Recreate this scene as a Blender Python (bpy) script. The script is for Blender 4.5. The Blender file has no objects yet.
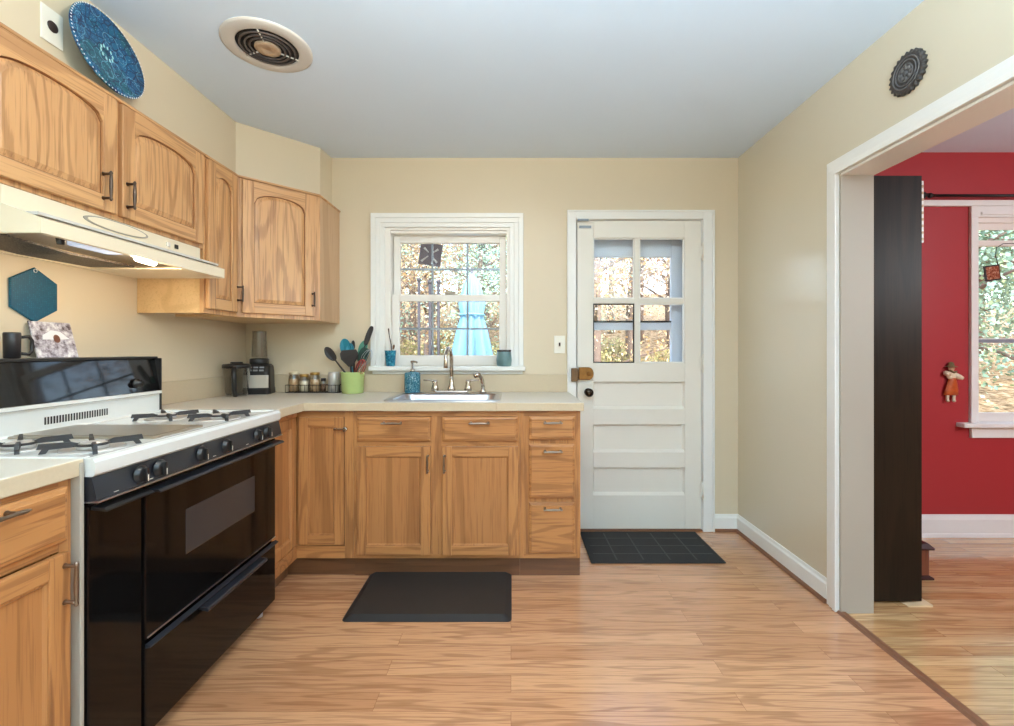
import bpy, bmesh, math, random
from mathutils import Vector, Matrix, noise
R = math.radians
SC = bpy.context.scene
COL = SC.collection
rnd = random.Random(7)

# ------------------------------------------------------------------ camera, sky, sun, exposure
F, CX, CY, CZ = 455.0, 511.0, 350.0, 1.187        # focal length in px, vanishing point in px, eye height
cam_d = bpy.data.cameras.new('camera')
cam = bpy.data.objects.new('camera', cam_d); COL.objects.link(cam)
cam.location = (0, 0, CZ); cam.rotation_euler = (R(90), 0, 0)
cam_d.sensor_width = 36; cam_d.lens = 36 * F / 1014
cam_d.shift_x = -(CX - 507) / 1014; cam_d.shift_y = -(363 - CY) / 1014
cam_d.clip_start = 0.02
SC.camera = cam

world = bpy.data.worlds.new('world'); SC.world = world; world.use_nodes = True
wn = world.node_tree
sky = wn.nodes.new('ShaderNodeTexSky'); sky.sky_type = 'NISHITA'; sky.sun_disc = False
sky.sun_elevation = R(38); sky.sun_rotation = R(150); sky.air_density = 1.0; sky.dust_density = 2.0
wn.links.new(sky.outputs[0], wn.nodes['Background'].inputs[0])
wn.nodes['Background'].inputs[1].default_value = 1.1

sun_d = bpy.data.lights.new('sun', 'SUN'); sun_d.energy = 4.6; sun_d.angle = R(1.0); sun_d.color = (1, .95, .87)
sun = bpy.data.objects.new('sun', sun_d); COL.objects.link(sun)
sun.rotation_euler = (R(52), 0, R(-24))            # from behind the house, over the roof

SC.view_settings.view_transform = 'Standard'; SC.view_settings.look = 'None'
SC.view_settings.exposure = 0.0; SC.view_settings.gamma = 1.0; SC.view_settings.use_curve_mapping = False
LAMP_W, REAR_W, DINING_W = 30, 545, 98

def lamp_light(name, loc, watts, size, colour):
    d = bpy.data.lights.new(name, 'POINT'); d.energy = watts; d.shadow_soft_size = size; d.color = colour
    o = bpy.data.objects.new(name, d); COL.objects.link(o); o.location = loc
    return o

# ------------------------------------------------------------------ mesh builder
class MB:
    def __init__(s): s.bm = bmesh.new()
    def _new(s, old, m, smooth=False):
        for f in s.bm.faces:
            if f not in old: f.material_index = m; f.smooth = smooth
    def box(s, x0, y0, z0, x1, y1, z1, bev=0, m=0, seg=2):
        n0 = set(s.bm.faces)
        x0, x1 = min(x0, x1), max(x0, x1); y0, y1 = min(y0, y1), max(y0, y1); z0, z1 = min(z0, z1), max(z0, z1)
        v = [s.bm.verts.new(p) for p in ((x0,y0,z0),(x1,y0,z0),(x1,y1,z0),(x0,y1,z0),(x0,y0,z1),(x1,y0,z1),(x1,y1,z1),(x0,y1,z1))]
        fs = [s.bm.faces.new([v[i] for i in q]) for q in ((3,2,1,0),(4,5,6,7),(0,1,5,4),(1,2,6,5),(2,3,7,6),(3,0,4,7))]
        if bev:
            bev = min(bev, .49*min(x1-x0, y1-y0, z1-z0))
            es = list({e for f in fs for e in f.edges})
            bmesh.ops.bevel(s.bm, geom=es, offset=bev, segments=seg, profile=.5, affect='EDGES')
        s._new(n0, m)
        return s
    def prism(s, pts, a0, a1, axis='Y', m=0, bev=0, smooth=False):
        """extrude polygon pts (2-D) along axis from a0 to a1"""
        n0 = set(s.bm.faces)
        def P(p, a):
            return {'Y': (p[0], a, p[1]), 'Z': (p[0], p[1], a), 'X': (a, p[0], p[1])}[axis]
        A = [s.bm.verts.new(P(p, a0)) for p in pts]; B = [s.bm.verts.new(P(p, a1)) for p in pts]
        n = len(pts); fs = [s.bm.faces.new(A[::-1]), s.bm.faces.new(B)]
        for i in range(n): fs.append(s.bm.faces.new((A[i], A[(i+1)%n], B[(i+1)%n], B[i])))
        bmesh.ops.recalc_face_normals(s.bm, faces=fs)
        if bev:
            es = list({e for f in fs[:2] for e in f.edges})
            bmesh.ops.bevel(s.bm, geom=es, offset=bev, segments=2, profile=.5, affect='EDGES')
        s._new(n0, m, smooth)
        return s
    def rings(s, rings, m=0, cap0=True, cap1=True, smooth=True, close=True):
        """loft through rings of equal point count"""
        n0 = set(s.bm.faces)
        V = [[s.bm.verts.new(p) for p in r] for r in rings]; n = len(V[0]); fs = []
        for a, b in zip(V, V[1:]):
            for i in range(n if close else n-1):
                j = (i+1) % n
                fs.append(s.bm.faces.new((a[i], a[j], b[j], b[i])))
        if cap0: fs.append(s.bm.faces.new(V[0][::-1]))
        if cap1: fs.append(s.bm.faces.new(V[-1]))
        bmesh.ops.recalc_face_normals(s.bm, faces=fs)
        s._new(n0, m, smooth)
        return s
    def lathe(s, prof, c=(0,0,0), n=32, m=0, mat=None, cap0=True, cap1=True):
        """prof = [(r, z)...] about Z through c; mat optional 4x4 applied before c"""
        M = mat or Matrix.Identity(4); c = Vector(c)
        rs = [[c + M @ Vector((max(r, 1e-4)*math.cos(2*math.pi*k/n), max(r, 1e-4)*math.sin(2*math.pi*k/n), z)) for k in range(n)] for r, z in prof]
        return s.rings(rs, m, cap0, cap1)
    def tube(s, pts, r, n=10, m=0, closed=False):
        pts = [Vector(p) for p in pts]; N = len(pts)
        rr = r if isinstance(r, (list, tuple)) else [r]*N
        t0 = (pts[1]-pts[0]).normalized()
        up = Vector((0,0,1)) if abs(t0.z) < .9 else Vector((1,0,0))
        u = t0.cross(up).normalized(); out = []
        for i, p in enumerate(pts):
            if closed: t = (pts[(i+1)%N]-pts[i-1]).normalized()
            else: t = (pts[min(i+1,N-1)]-pts[max(i-1,0)]).normalized()
            u = (u - t*u.dot(t)).normalized(); w = t.cross(u)
            out.append([p + rr[i]*(math.cos(2*math.pi*k/n)*u + math.sin(2*math.pi*k/n)*w) for k in range(n)])
        if closed: return s.rings(out+[out[0]], m, False, False)
        return s.rings(out, m)
    def ball(s, c, rx, ry=None, rz=None, m=0, n=16, k=10):
        ry = ry or rx; rz = rz or rx; c = Vector(c)
        rs = []
        for i in range(k+1):
            a = math.pi*i/k; q = max(math.sin(a), .01)
            rs.append([c + Vector((rx*q*math.cos(2*math.pi*j/n), ry*q*math.sin(2*math.pi*j/n), -rz*math.cos(a))) for j in range(n)])
        return s.rings(rs, m)
    def xf(s, M):
        bmesh.ops.transform(s.bm, matrix=M, verts=s.bm.verts); return s
    def build(s, name, mats, parent=None):
        bmesh.ops.remove_doubles(s.bm, verts=s.bm.verts, dist=1e-6)
        me = bpy.data.meshes.new(name); s.bm.to_mesh(me); s.bm.free()
        for m in (mats if isinstance(mats, (list, tuple)) else [mats]): me.materials.append(m)
        o = bpy.data.objects.new(name, me); COL.objects.link(o)
        if parent is not None: o.parent = parent
        return o

def tag(o, label, cat, group=None, kind=None):
    o['label'] = label; o['category'] = cat
    if group: o['group'] = group
    if kind: o['kind'] = kind
    return o
def thing(name, label, cat, loc=(0,0,0), rz=0, group=None):
    o = bpy.data.objects.new(name, None); COL.objects.link(o)
    o.empty_display_size = .05; o.location = loc; o.rotation_euler = (0, 0, rz)
    return tag(o, label, cat, group)
def struct(name, mb, mats, label=None, cat=None, parent=None):
    o = mb.build(name, mats, parent)
    if parent is None:
        o['kind'] = 'structure'
        if label: tag(o, label, cat)
    return o

# ------------------------------------------------------------------ materials
def srgb(r, g, b):
    f = lambda c: (c/255/12.92) if c/255 <= .04045 else ((c/255+.055)/1.055)**2.4
    return (f(r), f(g), f(b), 1)
class NT:
    def __init__(s, name):
        s.mat = bpy.data.materials.new(name); s.mat.use_nodes = True; s.t = s.mat.node_tree
        s.b = s.t.nodes['Principled BSDF']
    def n(s, typ, **kw):
        x = s.t.nodes.new(typ)
        for k, v in kw.items():
            if k in x.inputs.keys() and not hasattr(type(x), k): x.inputs[k].default_value = v
            else: setattr(x, k, v)
        return x
    def l(s, a, b): s.t.links.new(a, b)
    def math(s, op, a, b=None, c=None):
        x = s.n('ShaderNodeMath', operation=op)
        for i, v in enumerate((a, b, c)):
            if v is None: continue
            if isinstance(v, (int, float)): x.inputs[i].default_value = v
            else: s.l(v, x.inputs[i])
        return x.outputs[0]
    def mix(s, fac, a, b, mode='MIX'):
        x = s.n('ShaderNodeMixRGB', blend_type=mode)
        for i, v in enumerate((fac, a, b)):
            if isinstance(v, (int, float)): x.inputs[i].default_value = v
            elif isinstance(v, tuple): x.inputs[i].default_value = v
            else: s.l(v, x.inputs[i])
        return x.outputs[0]
    def ramp(s, fac, stops):
        x = s.n('ShaderNodeValToRGB'); e = x.color_ramp.elements
        while len(e) < len(stops): e.new(.5)
        for el, (p, c) in zip(e, stops):
            el.position = p; el.color = c if isinstance(c, tuple) else (c, c, c, 1)
        s.l(fac, x.inputs[0]); return x.outputs[0]
    def mapping(s, vec, scale=(1,1,1), loc=(0,0,0), rot=(0,0,0)):
        x = s.n('ShaderNodeMapping'); x.inputs['Scale'].default_value = scale
        x.inputs['Location'].default_value = loc; x.inputs['Rotation'].default_value = rot
        s.l(vec, x.inputs[0]); return x.outputs[0]
    def noise(s, vec, scale, detail=2, rough=.5, dim='3D', w=None):
        x = s.n('ShaderNodeTexNoise', noise_dimensions=dim)
        x.inputs['Scale'].default_value = scale; x.inputs['Detail'].default_value = detail; x.inputs['Roughness'].default_value = rough
        s.l(vec, x.inputs['Vector'])
        if w is not None: s.l(w, x.inputs['W'])
        return x.outputs['Fac']
    def bump(s, h, strength=.2, dist=.002):
        x = s.n('ShaderNodeBump'); x.inputs['Strength'].default_value = strength; x.inputs['Distance'].default_value = dist
        s.l(h, x.inputs['Height']); s.l(x.outputs[0], s.b.inputs['Normal'])
    def set(s, **kw):
        for k, v in kw.items(): s.b.inputs[k].default_value = v
        return s

def plain(name, col, rough=.5, metal=0, var=.05, scale=14, spec=None, bump=0, bscale=120, coat=0):
    """single colour with a slight procedural mottling"""
    t = NT(name); tc = t.n('ShaderNodeTexCoord')
    nz = t.noise(tc.outputs['Object'], scale, 3)
    d = tuple(c*(1-var) for c in col[:3]) + (1,); u = tuple(min(1, c*(1+var)) for c in col[:3]) + (1,)
    t.l(t.mix(nz, d, u), t.b.inputs['Base Color'])
    t.set(Roughness=rough, Metallic=metal)
    if spec is not None: t.b.inputs['Specular IOR Level'].default_value = spec
    if coat: t.b.inputs['Coat Weight'].default_value = coat; t.b.inputs['Coat Roughness'].default_value = .08
    if bump: t.bump(t.noise(tc.outputs['Object'], bscale, 2), bump, .001)
    return t.mat

def oak(name, light, mid, dark, along='Z', k=6, rough=.42, freq=(9, 9, .8), coat=.25, spec=.5):
    """oak: contour lines of a stretched noise give the cathedral figure, a fine noise the pores"""
    t = NT(name); tc = t.n('ShaderNodeTexCoord'); oi = t.n('ShaderNodeObjectInfo')
    add = t.n('ShaderNodeVectorMath', operation='ADD')
    cm = t.n('ShaderNodeCombineXYZ')
    off = t.math('MULTIPLY', oi.outputs['Random'], 37.0)
    for i in range(3): t.l(off, cm.inputs[i])
    t.l(tc.outputs['Object'], add.inputs[0]); t.l(cm.outputs[0], add.inputs[1])
    sc = {'Z': freq, 'X': (freq[2], freq[1], freq[0]), 'Y': (freq[0], freq[2], freq[1])}[along]
    v = t.mapping(add.outputs[0], sc)
    jag = t.noise(t.mapping(add.outputs[0], {'Z': (90, 90, 9), 'X': (9, 90, 90), 'Y': (90, 9, 90)}[along]), 1, 2, .6)
    nz = t.math('ADD', t.noise(v, 1.0, 1.0, .4), t.math('MULTIPLY', jag, .035))
    ring = t.math('SINE', t.math('MULTIPLY', nz, k*6.283))
    line = t.ramp(ring, [(.0, .0), (.45, .08), (.78, .85), (1, 1)])
    fs = {'Z': (130, 130, 4), 'X': (4, 130, 130), 'Y': (130, 4, 130)}[along]
    fine = t.noise(t.mapping(add.outputs[0], fs), 1, 2, .6)
    pore = t.ramp(fine, [(.52, 0), (.66, 1)])
    ls = {'Z': (14, 14, 1.2), 'X': (1.2, 14, 14), 'Y': (14, 1.2, 14)}[along]
    broad = t.noise(t.mapping(add.outputs[0], ls), 1, 2)
    c = t.mix(broad, light, mid)
    c = t.mix(t.math('MULTIPLY', line, .42), c, dark)
    c = t.mix(t.math('MULTIPLY', pore, .45), c, dark)
    t.l(c, t.b.inputs['Base Color'])
    t.set(Roughness=rough); t.b.inputs['Specular IOR Level'].default_value = spec; t.b.inputs['Coat Weight'].default_value = coat; t.b.inputs['Coat Roughness'].default_value = .25
    t.bump(pore, .06, .001)
    return t.mat

def plank_floor(name, light, mid, dark, width, length, rough, k=7, tone=.35, seam=.0012):
    t = NT(name); tc = t.n('ShaderNodeTexCoord')
    br = t.n('ShaderNodeTexBrick'); br.offset = .37; br.offset_frequency = 2; br.squash = 1
    br.inputs['Scale'].default_value = 1; br.inputs['Mortar Size'].default_value = seam; br.inputs['Mortar Smooth'].default_value = 0
    br.inputs['Bias'].default_value = 0
    br.inputs['Brick Width'].default_value = length; br.inputs['Row Height'].default_value = width
    br.inputs['Color1'].default_value = (0,0,0,1); br.inputs['Color2'].default_value = (1,1,1,1); br.inputs['Mortar'].default_value = (.5,.5,.5,1)
    t.l(tc.outputs['Object'], br.inputs['Vector'])
    rv = t.n('ShaderNodeSeparateColor'); t.l(br.outputs['Color'], rv.inputs[0]); rid = rv.outputs[0]
    w = t.math('MULTIPLY', rid, 61.0)
    nz = t.noise(t.mapping(tc.outputs['Object'], (1.9, 26, 1)), 1, 1.4, .4, '4D', w)
    ring = t.math('SINE', t.math('MULTIPLY', nz, k*6.283))
    line = t.ramp(ring, [(.0, .0), (.45, .08), (.78, .8), (1, 1)])
    fine = t.noise(t.mapping(tc.outputs['Object'], (7, 190, 1)), 1, 2, .6, '4D', w)
    pore = t.ramp(fine, [(.48, 0), (.68, 1)])
    c = t.mix(rid, light, mid)
    c = t.mix(t.math('MULTIPLY', line, tone), c, dark)
    c = t.mix(t.math('MULTIPLY', pore, .4), c, dark)
    c = t.mix(br.outputs['Fac'], c, tuple(x*1.0 for x in dark[:3]) + (1,))
    t.l(c, t.b.inputs['Base Color'])
    t.set(Roughness=rough); t.b.inputs['Specular IOR Level'].default_value = .8; t.b.inputs['Coat Weight'].default_value = .65; t.b.inputs['Coat Roughness'].default_value = rough*.7
    t.bump(t.math('SUBTRACT', 1.0, br.outputs['Fac']), .25, .001)
    return t.mat

def clear(name, tint=(1,1,1,1), rough=.02, ior=1.45, boost=1.0):
    """thin window or vessel glass: clear, with a Fresnel reflection"""
    t = NT(name); t.t.nodes.remove(t.b)
    tr = t.n('ShaderNodeBsdfTransparent'); tr.inputs[0].default_value = tint
    gl = t.n('ShaderNodeBsdfGlossy'); gl.inputs['Roughness'].default_value = rough
    fr = t.n('ShaderNodeFresnel'); fr.inputs[0].default_value = ior
    mx = t.n('ShaderNodeMixShader')
    ge = t.n('ShaderNodeNewGeometry'); front = t.math('SUBTRACT', 1.0, ge.outputs['Backfacing'])
    t.l(t.math('MULTIPLY', t.math('MULTIPLY', fr.outputs[0], boost), front), mx.inputs[0]); t.l(tr.outputs[0], mx.inputs[1]); t.l(gl.outputs[0], mx.inputs[2])
    t.l(mx.outputs[0], t.t.nodes['Material Output'].inputs[0])
    return t.mat

def glow(name, col, strength):
    t = NT(name); t.set(**{'Base Color': col, 'Emission Color': col, 'Emission Strength': strength}); return t.mat

M = {}
M['wall'] = plain('cream_wall_paint', srgb(220, 203, 175), .42, var=.015, scale=3, bump=.04, bscale=180)
M['wall_side'] = plain('cream_satin_paint', srgb(218, 207, 183), .22, var=.015, scale=3, bump=.03, bscale=60, spec=.9)
M['ceiling'] = plain('ceiling_white', srgb(224, 237, 252), .8, var=.012, scale=4)
M['trim'] = plain('white_trim_paint', srgb(240, 238, 233), .35, var=.015, scale=8)
M['door'] = plain('white_door_paint', srgb(236, 230, 219), .4, var=.02, scale=6)
M['jamb'] = plain('shaded_offwhite_paint', srgb(172, 162, 147), .5, var=.02, scale=6)  # off-white darkened, the shade on the jamb is put into the tone
M['red'] = plain('red_wall_paint', srgb(172, 48, 52), .45, var=.03, scale=3)
M['floor'] = plank_floor('oak_laminate', srgb(216, 160, 116), srgb(192, 134, 93), srgb(132, 82, 52), .083, 1.23, .2, k=4, tone=.42, seam=.0005)
M['floor2'] = plank_floor('honey_oak_boards', srgb(220, 180, 128), srgb(196, 146, 94), srgb(132, 84, 48), .057, .9, .17, k=3, tone=.35, seam=.0008)
OL, OM, OD = srgb(220, 172, 120), srgb(200, 146, 96), srgb(138, 88, 50)
PL, PM, PD = srgb(200, 141, 86), srgb(178, 117, 65), srgb(116, 66, 34)  # deeper copy of the same oak, dimmer light on the base cabinets put in
M['oak'] = oak('oak_upright_grain', OL, OM, OD, 'Z')
M['oak_h'] = oak('oak_level_grain', OL, OM, OD, 'X')
M['oak_panel'] = oak('oak_cathedral_panel', OL, OM, srgb(132, 84, 48), 'Z', k=10, freq=(6.5, 6.5, .9))
M['oak_groove'] = plain('dark_stained_groove', srgb(132, 84, 48), .5, var=.2, scale=60)
M['oak_low'] = oak('shaded_oak_upright_grain', PL, PM, PD, 'Z')
M['oak_low_h'] = oak('shaded_oak_level_grain', PL, PM, PD, 'X')
M['oak_plain'] = oak('oak_plain_panel', srgb(192, 133, 80), srgb(174, 114, 64), srgb(130, 78, 40), 'Z', k=3, freq=(12, 12, .4))
M['oak_side'] = oak('pale_maple_side', srgb(232, 194, 142), srgb(222, 182, 128), srgb(200, 156, 104), 'X', k=3, freq=(5, 5, .3))
M['birch'] = oak('pale_end_panel', srgb(212, 176, 138), srgb(200, 160, 122), srgb(176, 132, 94), 'Z', k=3, freq=(7, 7, .3))
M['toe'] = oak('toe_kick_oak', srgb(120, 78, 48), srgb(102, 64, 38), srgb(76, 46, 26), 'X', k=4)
M['shoe'] = plain('brown_shoe_molding', srgb(128, 84, 58), .4, var=.15, scale=30)
M['laminate'] = plain('beige_laminate', srgb(218, 208, 193), .35, var=.06, scale=160)
M['lam_edge'] = plain('beige_laminate_edge', srgb(206, 186, 156), .4, var=.06, scale=120)
M['pull'] = plain('aged_nickel', srgb(150, 138, 126), .28, 1, var=.2, scale=60)
M['chrome'] = plain('satin_nickel', srgb(196, 186, 174), .2, 1, var=.1, scale=40)
M['bronze_pull'] = plain('dark_bronze', srgb(84, 70, 60), .32, .9, var=.2, scale=60)
M['steel'] = plain('stainless_steel', srgb(205, 208, 214), .28, 1, var=.05, scale=60)
M['enamel'] = plain('white_enamel', srgb(224, 223, 218), .16, var=.01, coat=.4)
M['hood'] = plain('almond_enamel', srgb(236, 220, 192), .3, var=.01)
M['hood_in'] = plain('grey_painted_steel', srgb(206, 200, 194), .45, var=.05)
M['black_glass'] = plain('black_glass', srgb(14, 12, 12), .05, var=.1, spec=.5)
M['black_door'] = plain('black_enamelled_glass', srgb(12, 11, 11), .07, var=.1, spec=.28)
M['black_enamel'] = plain('black_enamel', srgb(18, 16, 16), .12, var=.1)
M['black_plastic'] = plain('black_plastic', srgb(28, 27, 28), .35, var=.1)
M['panel_black'] = plain('control_panel_black', srgb(34, 36, 42), .28, var=.1)
M['iron'] = plain('cast_iron', srgb(50, 46, 46), .6, var=.15, scale=60)
M['griddle'] = plain('griddle_cover_steel', srgb(164, 152, 136), .28, .6, var=.06)
M['rubber'] = plain('black_foam_rubber', srgb(44, 38, 34), .6, var=.12, scale=12, bump=.3, bscale=90)
M['rubber_rim'] = plain('black_foam_rubber_edge', srgb(36, 34, 34), .55, var=.1)
M['mat'] = plain('charcoal_carpet', srgb(44, 43, 43), .95, var=.5, scale=220, bump=.6, bscale=300)
M['mat_line'] = plain('charcoal_carpet_groove', srgb(74, 73, 72), .9, var=.3, scale=150)
M['bookcase'] = oak('black_brown_wood', srgb(48, 36, 24), srgb(36, 28, 19), srgb(22, 17, 12), 'Z', k=3, rough=.42, coat=0, spec=.16)
M['walnut'] = oak('reddish_wood', srgb(136, 76, 50), srgb(114, 60, 40), srgb(70, 36, 26), 'Z', k=5)
M['dark_wood'] = plain('dark_reddish_wood', srgb(60, 32, 28), .25, var=.3, scale=30)
M['pine'] = plain('pale_wood', srgb(214, 186, 146), .6, var=.1, scale=30)
M['glass'] = clear('window_glass')
M['vessel'] = clear('clear_plastic', (.86, .86, .85, 1), .08, 1.45, 3.0)
M['silver'] = plain('silver_plastic', srgb(206, 200, 190), .3, .5, var=.04)
M['crock'] = plain('lime_green_glaze', srgb(184, 202, 128), .25, var=.06, scale=30)
M['teal'] = plain('teal_silicone', srgb(24, 128, 150), .45, var=.1)
M['sage'] = plain('sage_green_silicone', srgb(86, 150, 128), .45, var=.1)
M['deep_green'] = plain('deep_green_nylon', srgb(30, 66, 60), .45, var=.1)
M['red_sil'] = plain('red_silicone', srgb(196, 62, 50), .4, var=.1)
M['nylon'] = plain('black_nylon', srgb(46, 42, 42), .5, var=.1)
M['brass'] = plain('old_brass', srgb(150, 106, 58), .38, .85, var=.35, scale=40)
M['brass_dark'] = plain('tarnished_brass', srgb(120, 92, 66), .5, .7, var=.35, scale=90)
M['dark_knob'] = plain('dark_bronze_knob', srgb(60, 50, 44), .15, 1, var=.2)
M['plate_white'] = plain('white_plastic', srgb(240, 234, 220), .35, var=.01)
M['dark_hole'] = plain('dark_brown_plastic', srgb(44, 30, 26), .5, var=.2)
M['vinyl'] = plain('white_vinyl', srgb(240, 234, 226), .35, var=.02)
M['grid'] = plain('grey_grille', srgb(146, 156, 166), .4, var=.03)
M['storm'] = plain('storm_door_white', srgb(214, 224, 238), .4, var=.02)
M['dark_line'] = plain('black_gasket', srgb(30, 30, 32), .5, var=.1)
M['white_cap'] = plain('vent_cream', srgb(232, 224, 212), .4, var=.03)
M['vent_black'] = plain('vent_black', srgb(30, 26, 25), .5, var=.2)
M['rust'] = plain('stained_tan_metal', srgb(188, 160, 132), .5, .2, var=.25, scale=40)
M['medallion'] = plain('dark_cast_resin', srgb(72, 68, 66), .5, .2, var=.35, scale=120)
M['mug'] = plain('black_stoneware', srgb(32, 28, 30), .35, var=.1)
M['leaf_lid'] = plain('gold_lid', srgb(190, 150, 80), .35, .7, var=.1)
M['spice_tan'] = plain('tan_spice', srgb(196, 158, 112), .7, var=.35, scale=180)
M['spice_pale'] = plain('pale_salt', srgb(226, 212, 180), .7, var=.15, scale=180)
M['spice_brown'] = plain('brown_spice', srgb(120, 84, 58), .7, var=.35, scale=180)
M['grey_tin'] = plain('grey_tin', srgb(196, 190, 184), .35, .3, var=.05)
M['pot'] = plain('blue_grey_glaze', srgb(104, 136, 138), .35, var=.3, scale=18)
M['umbrella'] = plain('aqua_canvas', srgb(116, 166, 190), .7, var=.15, scale=6)
M['umbrella_pole'] = plain('umbrella_pole_grey', srgb(120, 120, 122), .4, .5)
M['bark'] = plain('grey_bark', srgb(112, 98, 88), .9, var=.35, scale=18)
M['slate'] = plain('grey_slate', srgb(128, 118, 128), .6, var=.15)
M['chalk'] = plain('white_paint_strokes', srgb(232, 232, 236), .6, var=.05)
M['iron_rod'] = plain('black_wrought_iron', srgb(40, 34, 34), .45, .5, var=.2)
M['doll_cream'] = plain('cream_ceramic', srgb(232, 210, 178), .4, var=.2, scale=80)
M['doll_orange'] = plain('orange_glaze', srgb(196, 92, 42), .3, var=.3, scale=60)
M['doll_olive'] = plain('olive_brown_glaze', srgb(120, 104, 66), .4, var=.4, scale=90)
M['bulb'] = glow('warm_bulb', (1, .86, .62, 1), 14)
M['lens'] = glow('cool_lens', (.62, .74, 1, 1), .45)
M['lamp_glass'] = glow('lamp_glass', (1, .95, .86, 1), 3)

def mandala():
    t = NT('blue_mandala_glaze'); tc = t.n('ShaderNodeTexCoord')
    gr = t.n('ShaderNodeTexVoronoi', feature='DISTANCE_TO_EDGE'); gr.inputs['Scale'].default_value = 34
    t.l(tc.outputs['Object'], gr.inputs['Vector'])
    v2 = t.n('ShaderNodeTexVoronoi'); v2.inputs['Scale'].default_value = 150; t.l(tc.outputs['Object'], v2.inputs['Vector'])
    v3 = t.n('ShaderNodeTexVoronoi'); v3.inputs['Scale'].default_value = 16; t.l(tc.outputs['Object'], v3.inputs['Vector'])
    base = t.mix(t.noise(tc.outputs['Object'], 22, 2), srgb(16, 62, 112), srgb(22, 112, 150))
    sep = t.n('ShaderNodeSeparateColor'); t.l(v3.outputs['Color'], sep.inputs[0])
    base = t.mix(t.ramp(sep.outputs[0], [(.6, 0), (.7, 1)]), base, srgb(14, 92, 110))
    base = t.mix(t.ramp(v2.outputs['Distance'], [(.16, 1), (.26, 0)]), base, srgb(150, 186, 214))
    base = t.mix(t.ramp(gr.outputs['Distance'], [(.03, 1), (.07, 0)]), base, srgb(20, 34, 78))
    rr = t.ramp(v3.outputs['Distance'], [(.36, 0), (.39, 1), (.42, 0)])
    base = t.mix(t.math('MULTIPLY', rr, .7), base, srgb(130, 190, 214))
    t.l(base, t.b.inputs['Base Color']); t.set(Roughness=.4)
    return t.mat
M['mandala'] = mandala()

def trivet_mat():
    t = NT('teal_honeycomb_silicone'); tc = t.n('ShaderNodeTexCoord')
    v = t.n('ShaderNodeTexVoronoi', feature='F1'); v.inputs['Scale'].default_value = 150; v.inputs['Randomness'].default_value = .15
    t.l(tc.outputs['Object'], v.inputs['Vector'])
    t.l(t.mix(t.ramp(v.outputs['Distance'], [(.25, 1), (.5, 0)]), srgb(4, 78, 106), srgb(20, 138, 164)), t.b.inputs['Base Color'])
    t.set(Roughness=.5); t.bump(v.outputs['Distance'], .4, .002)
    return t.mat
M['trivet'] = trivet_mat()

def mosaic(name, a, b, c, scale):
    t = NT(name); tc = t.n('ShaderNodeTexCoord')
    nz = t.noise(tc.outputs['Object'], scale, 4, .65)
    t.l(t.ramp(nz, [(.34, a), (.5, b), (.68, c)]), t.b.inputs['Base Color']); t.set(Roughness=.25)
    return t.mat
M['soap'] = mosaic('teal_mosaic_glaze', srgb(14, 62, 84), srgb(26, 108, 132), srgb(150, 190, 196), 130)
M['teal_cup'] = mosaic('turquoise_glaze', srgb(8, 74, 104), srgb(20, 126, 158), srgb(90, 180, 198), 60)
M['print'] = mosaic('snowy_photo_print', srgb(84, 70, 72), srgb(184, 176, 184), srgb(238, 236, 236), 40)
M['tile_pic'] = mosaic('copper_picture', srgb(96, 48, 34), srgb(160, 88, 62), srgb(206, 168, 140), 90)

def filter_mat():
    t = NT('grease_filter_mesh'); tc = t.n('ShaderNodeTexCoord')
    nz = t.noise(tc.outputs['Object'], 260, 2)
    t.l(t.ramp(nz, [(.4, srgb(42, 36, 32)), (.65, srgb(110, 100, 92))]), t.b.inputs['Base Color']); t.set(Roughness=.5, Metallic=.5)
    return t.mat
M['filter'] = filter_mat()

def leaf_mat(name, cols):
    t = NT(name); g = t.n('ShaderNodeNewGeometry')
    t.l(t.ramp(g.outputs['Random Per Island'], [(i/(len(cols)-1), c) for i, c in enumerate(cols)]), t.b.inputs['Base Color'])
    t.set(Roughness=.7); t.b.inputs['Transmission Weight'].default_value = 0
    return t.mat
M['leaf_autumn'] = leaf_mat('autumn_leaves', [srgb(190, 150, 106), srgb(214, 196, 150), srgb(160, 128, 100), srgb(214, 206, 184)])
M['leaf_tan'] = leaf_mat('tan_leaves', [srgb(180, 156, 138), srgb(216, 202, 188), srgb(146, 128, 116), srgb(196, 184, 156)])
M['leaf_green'] = leaf_mat('green_leaves', [srgb(120, 158, 138), srgb(160, 190, 172), srgb(104, 140, 124), srgb(176, 196, 150)])
M['litter'] = mosaic('leaf_litter', srgb(88, 78, 60), srgb(150, 130, 102), srgb(190, 174, 146), 7)
M['litter'].node_tree.nodes['Principled BSDF'].inputs['Roughness'].default_value = 1
M['litter'].node_tree.nodes['Principled BSDF'].inputs['Specular IOR Level'].default_value = 0
M['shingle'] = plain('eave_white', srgb(226, 230, 236), .7)

# ------------------------------------------------------------------ the room
XL, XR, XR2, YB, YBD, ZC, YF, XD = -1.74, 1.489, 1.63, 2.984, 2.90, 2.447, -2.2, 5.2
def px(p, Y): return (p - CX)*Y/F                 # photo column -> X at depth Y
def pz(p, Y): return CZ - (p - CY)*Y/F            # photo row -> Z at depth Y

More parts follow.
